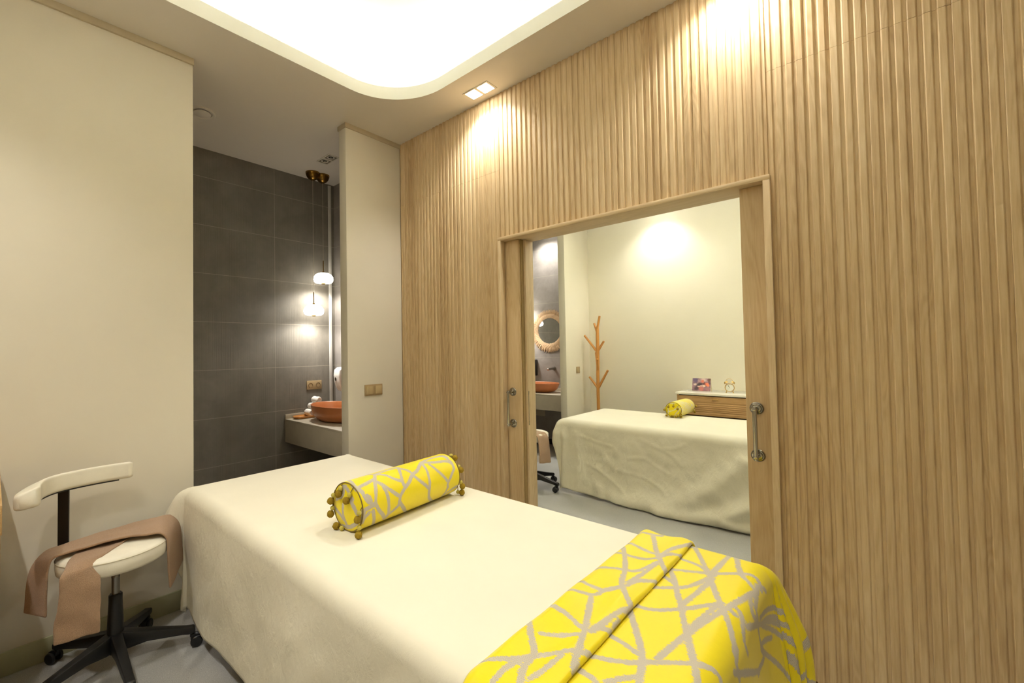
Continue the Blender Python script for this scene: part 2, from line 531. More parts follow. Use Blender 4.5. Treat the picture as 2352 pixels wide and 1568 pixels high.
# ---- the slatted dividing wall
def slat_profile():
    """one panel 107.2 mm wide: three ribs with sloped flanks, then the joint groove"""
    P = []
    p = .1072 / 3
    for k in range(3):
        u = k * p
        P += [(u + .0008 if k == 0 else u + .0012, .0), (u + (.0016 if k == 0 else .0042), -.0054), (u + (.0030 if k == 0 else .0062), -.0064),
              (u + .0222, -.0064), (u + .0240, -.0054), (u + .0276, .0)]
    return P
SP = slat_profile()
XO = 2.568 % .1072
def slats(bm, x0, x1, z0, z1):
    pts = []
    k = math.floor((x0 - XO) / .1072)
    while XO + k * .1072 < x1:
        for u, y in SP:
            x = XO + k * .1072 + u
            if x0 < x < x1: pts.append((x, y))
        k += 1
    pts = [(x0, 0.0)] + pts + [(x1, 0.0)]
    A = [bm.verts.new((x, y, z0)) for x, y in pts]; B = [bm.verts.new((x, y, z1)) for x, y in pts]
    for i in range(len(pts) - 1):
        bm.faces.new((A[i], A[i + 1], B[i + 1], B[i]))
    # closing edges at the cut ends of the boards
    C = [bm.verts.new((x, .004, z0)) for x, y in pts]; D = [bm.verts.new((x, .004, z1)) for x, y in pts]
    for i in range(len(pts) - 1):
        bm.faces.new((C[i], C[i + 1], A[i + 1], A[i])); bm.faces.new((B[i], B[i + 1], D[i + 1], D[i]))
ZS = 2.5835
b = NB()
slats(b, 0.0, DX0, .032, ZS - .0006); slats(b, 0.0, DX0, ZS + .0006, H)
slats(b, DX1, XR, .032, ZS - .0006); slats(b, DX1, XR, ZS + .0006, H)
slats(b, DX0, DX1, DZ, H)
wr = struct('wall_right', b, M['slat'], smooth=0)
b = NB()
box(b, -.09, DX0, .004, .024, .0, H); box(b, DX1, XR, .004, .024, .0, H); box(b, DX0, DX1, .004, .15, DZ, H)
obj('backing', b, M['backing'], wr, smooth=0)
b = NB()
box(b, -.09, DX0, .14, .165, 0, H); box(b, DX1, XR, .14, .165, 0, H); box(b, DX0, DX1, .15, .165, DZ, H)
struct('wall_divider', b, M['wall2'])

# ---- door frame and the two sliding leaves
b = NB(); box(b, DX0 - .003, DX1 + .003, -.024, .163, DZ - .022, DZ, bev=.0015)
fr = struct('trim_4', b, M['frame_x'])
b = NB(); box(b, DX1 - .022, DX1 + .003, -.024, .024, 0, DZ - .0222, bev=.0015); box(b, DX0 - .003, DX0 + .019, -.024, .024, 0, DZ - .0222, bev=.0015)
obj('jamb', b, M['frame'], fr)
b = NB(); box(b, DX0 - .003, 1.160, .0745, .163, 0, DZ - .0222, bev=.002); box(b, 2.392, DX1 + .003, .088, .163, 0, DZ - .0222, bev=.002)
obj('rear_jamb', b, M['frame'], fr)

def pull(parent, x, y, z0, z1):
    """bar handle between two ringed rosettes, standing off the door face towards -y"""
    h = NB()
    m = lambda z: Matrix.Translation((x, y, z)) @ Matrix.Rotation(PI / 2, 4, 'X')
    ph = obj('pull_handle', tube(NB(), [(x, y - .055, z0 - .012), (x, y - .055, (z0 + z1) / 2), (x, y - .055, z1 + .012)], .0085, 16, 4), M['chrome'], parent)
    for z in (z0, z1):
        r = NB()
        lathe(r, [(0, 0), (.027, 0), (.0275, .003), (.025, .005), (.0235, .004), (.0225, .008), (.019, .009), (.0175, .008), (.0165, .012), (.010, .013), (.0085, .02), (.0085, .05), (.0105, .055), (.006, .064), (0, .065)], 32, mat=m(z))
        obj('rosette', r, M['chrome'], ph)
    return ph
d1 = struct('door_1', box(NB(), .25, 1.138, .030, .074, .006, DZ - .023, bev=.0015), M['oak'])
obj('brush_strip', box(NB(), 1.1382, 1.1455, .045, .0735, .01, DZ - .024), M['brush'], d1)
pull(d1, 1.074, .030, .914, 1.118)
ep = NB(); box(ep, 1.1605, 1.1622, .0785, .0825, .93, 1.10, bev=.0006); box(ep, 1.1605, 1.163, .077, .084, 1.10, 1.124, bev=.0008); box(ep, 1.1605, 1.163, .077, .084, .905, .93, bev=.0008)
obj('edge_pull', ep, M['chrome'], fr)
d2 = struct('door_2', box(NB(), 2.350, 3.25, .030, .074, .006, DZ - .023, bev=.0015), M['oak'])
pull(d2, 2.390, .030, .910, 1.118)

# ---- second room
Y2C = 2.672
struct('wall_far', box(NB(), 0, XR, YF, YF + .1, 0, H), M['wall2'])
struct('wall_far_left', box(NB(), -.09, 0, T1, 1.3, 0, H), M['wall2'])
struct('wall_far_stub', box(NB(), -.09, 0, Y2C, YF + .1, 0, H, bev=.004), M['wall2'])
struct('baseboard_far_stub', box(NB(), -.1, .012, Y2C - .012, YF, 0, .105, bev=.003), M['skirt'])
struct('baseboard_far', box(NB(), .012, XR, YF - .012, YF, 0, .105, bev=.003), M['skirt'])
YS = 3.36
struct('wall_far_niche', box(NB(), NX - .1, NX, T1, YS + .1, 0, H), M['tile'])
struct('wall_far_niche_right', box(NB(), NX, -.09, YS, YS + .1, 0, H), M['tile_s'])
struct('wall_far_niche_left', box(NB(), NX, -.09, T1, T1 + .1, 0, H), M['wall2'])
b = NB(); box(b, NX, -.09, YS - .02, YS, 0, .07)
struct('baseboard_far_niche', b, M['dark'])

# strands of the woven web, in cloth coordinates (metres)
WEB_BAND=[[[2.094,-0.701],[2.173,-0.671],[2.203,-0.651]],[[2.184,-0.681],[2.258,-0.848],[2.327,-0.956]],[[2.102,-0.771],[2.22,-0.819],[2.248,-0.818]],[[2.122,-0.899],[2.216,-0.876],[2.257,-0.85]],[[2.099,-0.765],[2.16,-0.881],[2.204,-0.978],[2.234,-1.072],[2.262,-1.121],[2.326,-1.205]],[[2.311,-0.645],[2.269,-0.751],[2.257,-0.829]],[[2.333,-0.673],[2.306,-0.765],[2.281,-0.788],[2.26,-0.84]],[[2.264,-0.884],[2.238,-0.96],[2.209,-0.989],[2.104,-1.037]],[[2.267,-0.895],[2.249,-1.057]],[[2.325,-0.969],[2.269,-1.028],[2.253,-1.087]],[[2.11,-1.129],[2.206,-1.141],[2.243,-1.104]],[[2.108,-1.207],[2.195,-1.183],[2.216,-1.132],[2.243,-1.096]],[[2.199,-1.19],[2.228,-1.268],[2.262,-1.36],[2.289,-1.454],[2.306,-1.487],[2.34,-1.525]],[[2.307,-1.167],[2.285,-1.233],[2.276,-1.3],[2.27,-1.345]],[[2.11,-1.285],[2.195,-1.316],[2.23,-1.335],[2.254,-1.344]],[[2.183,-1.419],[2.224,-1.398],[2.262,-1.368]],[[2.113,-1.372],[2.171,-1.446],[2.208,-1.49],[2.218,-1.546],[2.24,-1.59]],[[2.327,-1.289],[2.281,-1.312],[2.27,-1.345]],[[2.12,-1.59],[2.186,-1.541],[2.23,-1.476],[2.302,-1.409]],[[2.26,-1.462],[2.253,-1.525],[2.247,-1.567]],[[2.11,-1.331],[2.118,-1.441]],[[2.205,-1.527],[2.192,-1.57],[2.195,-1.621]],[[2.324,-1.198],[2.3,-1.27],[2.328,-1.292]]]
WEB_MAIN=[[[2.283,-0.594],[2.384,-0.8],[2.439,-0.933],[2.473,-1.008],[2.503,-1.074],[2.527,-1.129]],[[2.262,-0.768],[2.335,-0.776],[2.369,-0.789],[2.396,-0.815]],[[2.27,-0.884],[2.395,-0.812],[2.452,-0.762],[2.497,-0.733],[2.525,-0.767]],[[2.251,-0.792],[2.312,-0.891],[2.352,-0.982],[2.389,-1.068],[2.434,-1.178],[2.476,-1.277],[2.495,-1.325]],[[2.408,-0.816],[2.38,-0.912],[2.35,-0.964],[2.256,-1.046]],[[2.409,-0.838],[2.398,-0.95],[2.385,-1.043]],[[2.413,-0.573],[2.46,-0.743],[2.492,-0.792],[2.517,-0.808]],[[2.415,-0.586],[2.405,-0.729],[2.399,-0.811]],[[2.515,-0.799],[2.495,-0.892],[2.473,-0.99],[2.448,-1.093],[2.428,-1.191],[2.409,-1.308]],[[2.256,-1.145],[2.335,-1.123],[2.389,-1.07],[2.423,-1.022],[2.46,-0.966]],[[2.261,-1.208],[2.297,-1.13]],[[2.452,-0.991],[2.44,-1.074],[2.43,-1.151]],[[2.281,-1.149],[2.375,-1.306],[2.407,-1.408]],[[2.261,-1.294],[2.334,-1.308],[2.366,-1.318],[2.381,-1.321]],[[2.261,-1.415],[2.356,-1.37],[2.405,-1.326],[2.466,-1.274],[2.514,-1.242],[2.543,-1.263]],[[2.269,-1.452],[2.326,-1.46],[2.343,-1.468]],[[2.4,-1.391],[2.377,-1.419],[2.357,-1.449]],[[2.478,-0.985],[2.494,-0.994]],[[2.232,-0.682],[2.299,-0.658],[2.287,-0.59]],[[2.265,-0.91],[2.332,-0.944],[2.352,-0.982]]]
WEB_FOOT=[[[2.488,-0.96],[2.506,-0.972],[2.535,-1.045],[2.567,-1.036]],[[2.522,-1.1],[2.542,-1.143],[2.574,-1.14]],[[2.51,-0.768],[2.532,-0.874],[2.565,-0.872],[2.527,-0.991]],[[2.527,-0.991],[2.59,-0.83],[2.659,-0.66],[2.742,-0.566]],[[2.591,-0.83],[2.697,-0.65],[2.821,-0.559],[3.018,-0.43]],[[2.575,-0.874],[2.658,-0.831],[2.754,-0.708],[2.875,-0.597],[3.112,-0.397]],[[2.626,-0.615],[2.593,-0.73],[2.571,-0.838]],[[2.665,-0.605],[2.623,-0.709],[2.598,-0.807]],[[2.546,-1.167],[2.607,-1.042],[2.673,-0.913]],[[2.663,-0.944],[2.682,-0.823],[2.639,-0.851],[2.676,-0.72]],[[2.524,-0.744],[2.538,-0.732]],[[2.869,-0.626],[2.984,-0.525],[3.163,-0.381]],[[2.506,-0.857],[2.529,-0.914],[2.548,-0.891]]]
WEB_BOLSTER=[[[0.182,0.025],[0.105,0.007],[0.1,0.038],[0.114,0.106]],[[0.142,0.133],[0.105,0.103],[0.068,0.082],[0.016,0.061]],[[0.142,0.133],[0.121,0.164],[0.088,0.188],[0.064,0.223]],[[0.182,0.104],[0.149,0.139],[0.15,0.19],[0.148,0.261]],[[0.101,0.103],[0.071,0.126],[0.036,0.158],[0.012,0.187]],[[0.111,-0.002],[0.075,0.015],[0.038,0.025],[0.011,0.057]],[[0.063,0.122],[0.022,0.127],[-0.017,0.13],[-0.053,0.137],[-0.073,0.125]],[[0.011,0.191],[-0.011,0.188],[-0.027,0.181],[-0.049,0.146]],[[-0.01,0.186],[-0.064,0.233],[-0.104,0.271]],[[0.016,0.061],[-0.013,0.078],[-0.039,0.102],[-0.076,0.131]],[[0.013,0.06],[0.01,0.032],[0.002,0.005],[-0.042,0.001]],[[-0.008,0.049],[-0.037,0.058],[-0.102,0.083]],[[-0.01,0.029],[-0.024,0.01],[-0.046,0.003]],[[0.011,0.191],[0.032,0.22],[0.052,0.257],[0.077,0.291],[0.089,0.331],[0.129,0.396]],[[0.143,0.265],[0.093,0.236],[0.055,0.222],[0.041,0.231]],[[0.137,0.259],[0.107,0.285],[0.083,0.295]],[[0.129,0.396],[0.14,0.46],[0.134,0.544],[0.111,0.559]],[[0.125,0.396],[0.106,0.453],[0.091,0.528],[0.072,0.552]],[[0.099,0.422],[0.06,0.442],[0.004,0.488]],[[0.114,0.39],[0.068,0.381],[0.022,0.372],[-0.039,0.371],[-0.104,0.438]],[[0.072,0.295],[0.04,0.32],[0.004,0.359]],[[0.046,0.554],[0.019,0.521],[-0.01,0.493],[-0.032,0.499]],[[-0.025,0.496],[-0.063,0.49],[-0.105,0.486],[-0.104,0.434],[-0.105,0.374],[-0.104,0.338]],[[-0.046,0.573],[-0.053,0.535],[-0.074,0.499]],[[0.123,0.546],[0.081,0.555],[0.046,0.554]],[[0.073,0.021],[0.09,0.011],[0.115,0.001]],[[0.033,0.044],[0.045,0.041],[0.053,0.031]]]
WEB_CAP=[[[-0.027,0.086],[-0.018,0.055],[-0.027,0.037]],[[-0.017,0.006],[-0.019,-0.033],[-0.007,-0.057],[0.002,-0.076]],[[-0.083,-0.019],[-0.038,-0.037],[-0.02,-0.052]],[[0.026,0.034],[0.047,0.012],[0.067,-0.013]],[[-0.07,-0.083],[-0.025,-0.08],[0.019,-0.071],[0.063,-0.046]],[[-0.022,0.084],[0.009,0.065],[0.039,0.039]],[[0.034,0.025],[0.051,0.002],[0.059,-0.01]],[[-0.027,0.037],[-0.069,0.017]]]

# ------------------------------------------------------------------ cloth
def sdist(P, lines):
    """distance of the points P (n,2) to the nearest strand"""
    D = np.full(len(P), 1.0)
    for l in lines:
        l = np.array(catmull2(l))
        for a, b in zip(l, l[1:]):
            d = b - a; L = max((d * d).sum(), 1e-9)
            t = np.clip(((P - a) @ d) / L, 0, 1)
            q = P - a - t[:, None] * d
            D = np.minimum(D, np.sqrt((q * q).sum(1)))
    return D

def catmull2(l, k=4):
    if len(l) < 3: return [tuple(p) for p in l]
    return [(p.x, p.y) for p in catmull([(p[0], p[1], 0) for p in l], k)]

def set_attr(o, name, vals, typ='FLOAT'):
    a = o.data.attributes.new(name, typ, 'POINT')
    if typ == 'FLOAT': a.data.foreach_set('value', np.asarray(vals, dtype=np.float32))
    else: a.data.foreach_set('vector', np.asarray(vals, dtype=np.float32).ravel())

def drape(bx, ztop, over, R, step, disp=None, ear=(.10, .10), eard=.66, floor=.012, keep=None, x_from=None, hem=None):
    """cloth laid over a box: returns verts, faces, flat coordinates, drop of each vertex.
    bx = (x0, x1, y0, y1) of the outside of the draped cloth; over = flat lengths beyond the inner edges (x-, x+, y-, y+)"""
    x0, x1, y0, y1 = bx
    ix0, ix1, iy0, iy1 = x0 + R, x1 - R, y0 + R, y1 - R
    xs = ix0 - over[0] if x_from is None else x_from
    nx = int(round((ix1 + over[1] - xs) / step)); ny = int(round((iy1 + over[3] - iy0 + over[2]) / step))
    X = np.linspace(xs, ix1 + over[1], nx + 1); Y = np.linspace(iy0 - over[2], iy1 + over[3], ny + 1)
    q = PI * R / 2
    V, FL, DR = [], [], []
    for y in Y:
        for x in X:
            sx = -1 if x < ix0 and x_from is None else 1
            a = max(ix0 - x if x_from is None else 0, x - ix1, 0.0); sy = -1 if y < iy0 else 1
            bb = max(iy0 - y, y - iy1, 0.0)
            if a == 0 and bb == 0:
                V.append((x, y, ztop)); FL.append((x, y, 0)); DR.append(0.0); continue
            d = math.hypot(a, bb); ca, sa = a / d, bb / d
            if d < q: h = R * math.sin(d / R); dz = R * (1 - math.cos(d / R))
            else: h = R; dz = R + d - q
            if a > 0 and bb > 0:
                e = ear[0 if (sx < 0) else 1]
                h += e * math.sin(PI * min(1, d / eard)) ** 1.0 * (2 * ca * sa) ** 2
            if disp: h += disp(x, y, dz, ca * sx, sa * sy)
            if hem: dz *= hem(x, y, dz)
            px = (ix0 if sx < 0 else ix1) + sx * h * ca if a > 0 else x
            py = (iy0 if sy < 0 else iy1) + sy * h * sa if bb > 0 else y
            z = ztop - dz
            if z < floor:
                ex = floor - z; z = floor + .002 * math.sin(ex * 60)
                px += sx * ca * ex * .12; py += sy * sa * ex * .12
            V.append((px, py, z)); FL.append((x, y, 0)); DR.append(dz)
    F = []
    w = nx + 1
    for j in range(ny):
        for i in range(nx):
            k = j * w + i
            F.append((k, k + 1, k + w + 1, k + w))
    return V, F, np.array(FL), np.array(DR)

def nz(x, y, z): return noise.noise(Vector((x, y, z)))

# ---- first massage bed, its sheet, throw and bolster
def make_bed(loc, w, l, label):
    t = thing('massage_bed', label, 'massage bed', loc)
    obj('mattress', box(NB(), .02, l - .02, .02, w - .02, .60, .692, bev=.03, seg=4), M['foam'], t)
    obj('bed_frame', box(NB(), .06, l - .06, .06, w - .06, .53, .6, bev=.006), M['black'], t)
    for x in (.22, l - .28):
        for y in (.10, w - .10):
            g = NB(); cyl(g, (x, y, .0), (x, y, .53), .022, n=20); cyl(g, (x, y, 0), (x, y, .02), .032, n=20)
            obj('leg', g, M['blackmetal'], t)
    return t
B1 = (.150, 2.510, -1.643, -.617)
bed = make_bed((B1[0] + .006, B1[2] + .006, 0), B1[3] - B1[2] - .012, B1[1] - B1[0] - .012, 'massage bed under the cream sheet with the yellow throw, only a black leg showing')
def d1f(x, y, dz, nx_, ny_):
    k = min(1, dz / .25)
    s = x * abs(ny_) + y * abs(nx_)
    v = .010 * math.sin(s * 9 + dz * 5) + .012 * nz(s * 3.2, dz * 2.2, 1.7) + .006 * nz(s * 9 + dz * 6, dz * 7, 4.1)
    return k * v + .012 * k * dz
V, F, FL, DR = drape(B1, .70, (.17, .55, .645, .66), .055, .0125, d1f, ear=(.125, .06), eard=.50, hem=lambda x, y, dz: 1 + (.03 * nz(x * 2.3, y * 2.3, 9) if dz > .1 else 0) - (.02 * max(0, min(1, (x - .2) / .5)) if y < -1.6 else 0))
sheet = obj('bed_sheet', (V, [], F), M['sheet'], smooth=180)
set_attr(sheet, 'crinkle', np.clip((DR - .01) / .05, 0, 1))
tag(sheet, 'smooth cream sheet on the near bed, partly covered by the yellow throw', 'sheet', 'cream bed sheets')
sm = sheet.modifiers.new('thickness', 'SOLIDIFY'); sm.thickness = .002; sm.offset = 1

BT = (1.0, B1[1] + .012, B1[2] - .010, B1[3] + .010)
def d2f(x, y, dz, nx_, ny_):
    k = min(1, dz / .22)
    s = x * abs(ny_) + y * abs(nx_)
    v = .012 * math.sin(s * 11 + 1.0) + .012 * nz(s * 5, dz * 1.5, 3.3)
    return k * v + .10 * k * dz
V, F, FL, DR = drape(BT, .7045, (0, .52, .60, .60), .05, .006, d2f, ear=(0, .085), x_from=2.150, floor=.03)
th = obj('bed_throw', (V, [], F), M['throw'], smooth=180)
rnd = random.Random(4)
extra = []
hubs = [(2.22 + .13 * i + rnd.uniform(-.04, .04), -1.66 - .13 * k + rnd.uniform(-.04, .04)) for i in range(6) for k in range(5)]
hubs += [(2.88 + .12 * i + rnd.uniform(-.04, .04), -1.36 + .13 * j + rnd.uniform(-.05, .05)) for i in range(2) for j in range(9)]
hubs += [(2.30 + .13 * i + rnd.uniform(-.04, .04), -.50 + .13 * j + rnd.uniform(-.04, .04)) for i in range(5) for j in range(4)]
for i, p in enumerate(hubs):
    nn = sorted(hubs, key=lambda q: (q[0] - p[0]) ** 2 + (q[1] - p[1]) ** 2)[1:3]
    for q in nn: extra.append([p, q])
pts = FL[:, :2]
web = sdist(pts, WEB_MAIN + WEB_FOOT + extra)
set_attr(th, 'web', web); set_attr(th, 'flat', FL, 'FLOAT_VECTOR')
tag(th, 'bright yellow throw with a greige web pattern across the foot of the near bed', 'throw')
sm = th.modifiers.new('thickness', 'SOLIDIFY'); sm.thickness = .0022; sm.offset = 1
# the turned-back double band along its upper edge
XB0, XB1 = 2.130, 2.297
prof = []
n = 34
for i in range(n + 1):
    u = i / n; x = XB0 + (XB1 - XB0) * u
    z = .7085 + .010 * min(1, math.sin(PI * min(u, .12) / .24)) + .006 * math.exp(-((u - .82) / .14) ** 2)
    prof.append((x, z))
end = [(XB1 + .004, .7135), (XB1 + .003, .7095), (XB1 - .004, .7075)]
prof = [(XB0 + .002, .7045)] + prof + end
yy0, yy1, R = BT[2] + .045, BT[3] - .045, .045
ny = 440
ov = .56
Ys = np.linspace(yy0 - ov, yy1 + ov, ny + 1)
V = []; FL = []
ln = [0]
for p, q in zip(prof, prof[1:]): ln.append(ln[-1] + math.hypot(p[0] - q[0], p[1] - q[1]))
for y in Ys:
    d = max(yy0 - y, y - yy1, 0); s = -1 if y < yy0 else 1
    for (x, z), L in zip(prof, ln):
        up_ = z - .7045
        w = .0035 * nz(x * 16, y * 5, 2) + .002 * math.sin(y * 23 + x * 40)
        up_ += w * min(1, up_ / .006)
        xx = x + .004 * nz(y * 3.0, 0, 5) 
        if d == 0: V.append((xx, y, .7045 + up_))
        else:
            RR = R + up_
            if d < PI * R / 2: V.append((xx, (yy0 if s < 0 else yy1) + s * RR * math.sin(d / R), .7045 - R + RR * math.cos(d / R)))
            else: V.append((xx, (yy0 if s < 0 else yy1) + s * (RR + .10 * max(0, d - .08) + .004), .7045 - R - (d - PI * R / 2)))
        FL.append((x, y, 0))
F = []
w = len(prof)
for j in range(ny):
    for i in range(w - 1):
        k = j * w + i; F.append((k, k + w, k + w + 1, k + 1))
# finer: refine once for a crisp pattern
bd = obj('folded_band', (V, [], [f[::-1] for f in F]), M['throw'], th, smooth=180)
ends = [(2.26, -1.74), (2.19, -1.88), (2.25, -2.02), (2.16, -2.14)]
bx_ = [[p, q] for p, q in zip(ends, ends[1:])] + [[p, (p[0] + sx * .12, p[1] + dy_)] for p in ends for sx, dy_ in ((-1, .05), (1, .06), (1, -.05))]
tops = [(2.20, -.52), (2.26, -.40), (2.18, -.28), (2.25, -.16)]
bx_ += [[p, q] for p, q in zip(tops, tops[1:])] + [[p, (p[0] + sx * .12, p[1] + dy_)] for p in tops for sx, dy_ in ((-1, .05), (1, .06))]
set_attr(bd, 'web', sdist(np.array(FL)[:, :2], WEB_BAND + bx_)); set_attr(bd, 'flat', FL, 'FLOAT_VECTOR')

def pom_tassel(parent, p, down, cap_y, attach, sz=1.0):
    """knotted loop, small bead and fluffy ball; attached to the pillow's seam"""
    tp = obj('tassel', tube(NB(), [attach, tuple((a + b_) / 2 for a, b_ in zip(attach, p)), p], .0016, 8, 4), M['piping'], parent)
    obj('bead', sphere(NB(), p, .0092 * sz, n=16), M['bead'], tp, smooth=180)
    q = (p[0] + down[0], p[1] + down[1], p[2] + down[2])
    obj('pompom', sphere(NB(), q, .0140 * sz, n=20, lump=.18), M['olive'], tp, smooth=180)

def make_bolster(label, loc, rotz, r, L, web, cap, mat, near, far, group, sc=1.0):
    t = thing('bolster_pillow', label, 'pillow', loc, rotz, group)
    nu, nv = 150, max(8, int(L / .0045))
    V, FL, F = [], [], []
    rd = .010
    prof = [(r - rd + rd * math.sin(a), rd - rd * math.cos(a)) for a in np.linspace(0, PI / 2, 6)]
    ring = [(rr, y) for rr, y in prof] + [(r * (1 + .012 * math.sin(PI * v)), rd + (L - 2 * rd) * v) for v in np.linspace(0, 1, nv)[1:-1]] + [(rr, L - y) for rr, y in reversed(prof)]
    for rr, y in ring:
        for i in range(nu + 1):
            a = -PI + 2 * PI * i / nu
            z = r + rr * math.sin(a); z = max(z, .004)
            V.append((rr * math.cos(a) * 1.0, y, z)); FL.append((a * r, y, 0))
    w = nu + 1
    for j in range(len(ring) - 1):
        for i in range(nu):
            k = j * w + i; F.append((k, k + w, k + w + 1, k + 1))
    o = obj('cover', (V, [], F), mat, t, smooth=180)
    FL = np.array(FL); set_attr(o, 'web', sdist(FL[:, :2], web)); set_attr(o, 'flat', FL, 'FLOAT_VECTOR')
    for y0, sgn in ((.0015, -1), (L - .0015, 1)):
        V, FL, F = [], [], []
        nr = 26
        rr_ = r - .006
        for k in range(nr + 1):
            q = rr_ * k / nr
            for i in range(72):
                a = 2 * PI * i / 72
                V.append((q * math.cos(a), y0 + sgn * (.010 * (1 - (q / rr_) ** 2)), max(.005, r + q * math.sin(a)))); FL.append((q * math.cos(a), q * math.sin(a), 0))
        for k in range(nr):
            for i in range(72):
                j = (i + 1) % 72
                f = (k * 72 + i, k * 72 + j, (k + 1) * 72 + j, (k + 1) * 72 + i)
                F.append(f if sgn < 0 else f[::-1])
        o = obj('end_cap', (V, [], F), mat, t, smooth=180)
        FL = np.array(FL); set_attr(o, 'web', sdist(FL[:, :2], cap)); set_attr(o, 'flat', FL, 'FLOAT_VECTOR')
        ringp = [((r - .003) * math.cos(a), y0, max(.003, r + (r - .003) * math.sin(a))) for a in np.linspace(0, 2 * PI, 49)]
        obj('piping', tube(NB(), ringp, .0024, 8, 1), M['piping'], t)
    for lst, y0, out in ((near, 0, -1), (far, L, 1)):
        for bx_, bz_, px_, pz_ in lst:
            a = math.atan2(bz_ * .8 + .02, bx_)
            at = ((r - .002) * math.cos(a), y0, r + (r - .002) * math.sin(a))
            bp = (bx_ * sc, y0 + out * .012, max(.012, r + bz_ * sc)); qp = (px_ * sc, y0 + out * .017, max(.0155, r + pz_ * sc))
            pom_tassel(t, bp, tuple(q - p for p, q in zip(bp, qp)), y0, at, sc)
    return t
TN = [(-.027, .068, -.034, .048), (-.074, .034, -.085, .010), (-.080, -.018, -.086, -.041), (.030, .056, .015, .032), (.086, .000, .082, -.025), (.087, -.055, .088, -.081), (-.022, -.084, -.050, -.083)]
TF = [(.078, .042, .086, .026), (.088, -.030, .094, -.050), (.070, -.080, .090, -.082), (.03, .088, .05, .078)]
make_bolster('yellow bolster pillow with a greige web pattern on the near bed', (1.293, -1.379, .7012), math.atan2(.041, .584), .095, .585, WEB_BOLSTER, WEB_CAP, M['bolster'], TN, TF, 'yellow bolster pillows')

# ---- second bed
B2 = (.495, 3.0, 1.565, 2.585)
make_bed((B2[0] + .006, B2[2] + .006, 0), B2[3] - B2[2] - .012, B2[1] - B2[0] - .012, 'massage bed in the second room, hidden under a plain cream sheet')
RID = [([(2.071, .52), (1.943, .396), (1.826, .288), (1.704, .189), (1.577, .112), (1.304, .05), (1.098, .03)], .030, .075),
       ([(2.3, .30), (2.073, .19), (1.963, .125), (1.878, .078), (1.638, .03), (1.463, .02)], .034, .06),
       ([(2.4, .05), (2.058, .042), (1.933, .047)], .018, .03),
       ([(1.748, .707), (1.691, .632), (1.576, .561), (1.50, .55)], .0034, .012), ([(1.392, .685), (1.424, .625)], .0034, .012),
       ([(1.30, .60), (1.42, .555), (1.55, .50), (1.62, .43)], .0034, .012), ([(1.2, .42), (1.32, .44), (1.40, .40), (1.52, .34)], .0034, .012),
       ([(1.1, .30), (1.3, .28), (1.45, .22), (1.5, .17)], .0034, .012), ([(.75, .56), (.9, .52), (1.05, .50)], .0034, .012), ([(.8, .3), (1.0, .22), (1.15, .12)], .0034, .012),
       ([(.68, .66), (.72, .4), (.70, .0)], .009, .05), ([(.58, .60), (.57, .3), (.56, .05)], .012, .03), ([(.92, .1), (.95, .02)], .014, .05)]
RIDA = [(np.array(catmull2(l)), a, w) for l, a, w in RID]
def d3f(x, y, dz, nx_, ny_):
    if ny_ > -.5: return .02 * min(1, dz / .2) * nz(x * 3, y * 3, dz * 2)
    k = min(1, dz / .15)
    p = np.array((x, .70 - dz)); v = 0
    for l, a, w in RIDA:
        d = l[1:] - l[:-1]; L = (d * d).sum(1) + 1e-9
        t = np.clip(((p - l[:-1]) * d).sum(1) / L, 0, 1)
        q = p - l[:-1] - t[:, None] * d
        v += a * math.exp(-min((q * q).sum(1)) / (w * w))
    v += .012 * nz(x * 4, dz * 3, 2.2) + .005 * nz(x * 13, dz * 11, 7.7)
    return 1.45 * k * v + .06 * k * max(0, dz - .3)
V, F, FL, DR = drape(B2, .70, (.19, .3, .718, .4), .055, .0125, d3f, ear=(.07, .05), floor=.006, hem=lambda x, y, dz: 1 - (.045 * max(0, min(1, (1.2 - x) / .7)) if dz > .1 else 0))
s2 = obj('bed_sheet', (V, [], F), M['sheet'], smooth=180)
set_attr(s2, 'crinkle', np.clip((DR - .01) / .05, 0, 1))
tag(s2, 'creased cream sheet hanging to the floor over the bed seen through the doorway', 'sheet', 'cream bed sheets')
sm = s2.modifiers.new('thickness', 'SOLIDIFY'); sm.thickness = .002; sm.offset = 1
rn = random.Random(3)
streaks = []
for i in range(34):
    y = .02 + .40 * i / 34; a0 = rn.uniform(-.12, .02)
    ln_ = rn.uniform(.08, .2)
    streaks.append([(a0, y), (a0 + ln_ * .5, y - .010 * rn.uniform(.2, 1.6)), (a0 + ln_, y - .05 * rn.uniform(.5, 1.4))])
cap2 = [[(-.06, .05), (-.045, -.01), (-.05, -.045)], [(-.05, -.02), (0, -.005), (.045, .03)], [(0, -.07), (.025, -.03), (.05, 0), (.055, .02)], [(-.03, .06), (.02, .065)], [(.0, -.06), (.05, -.04)]]
tn2 = [(-.05, .055, -.05, .035), (-.09, .02, -.095, -.005), (-.07, -.045, -.072, -.070), (.01, .07, .008, .045), (.055, .045, .055, .02), (.08, -.02, .085, -.045), (.065, -.075, .09, -.085), (-.03, -.085, -.01, -.09), (.02, -.085, .035, -.09)]
make_bolster('smaller yellow streaked bolster pillow on the bed in the second room', (1.345, 2.300, .7012), -.02, .076, .40, streaks, cap2, M['bolster2'], tn2, [(.085, .02, .10, .0), (.08, -.05, .085, -.075)], 'yellow bolster pillows', sc=.8)

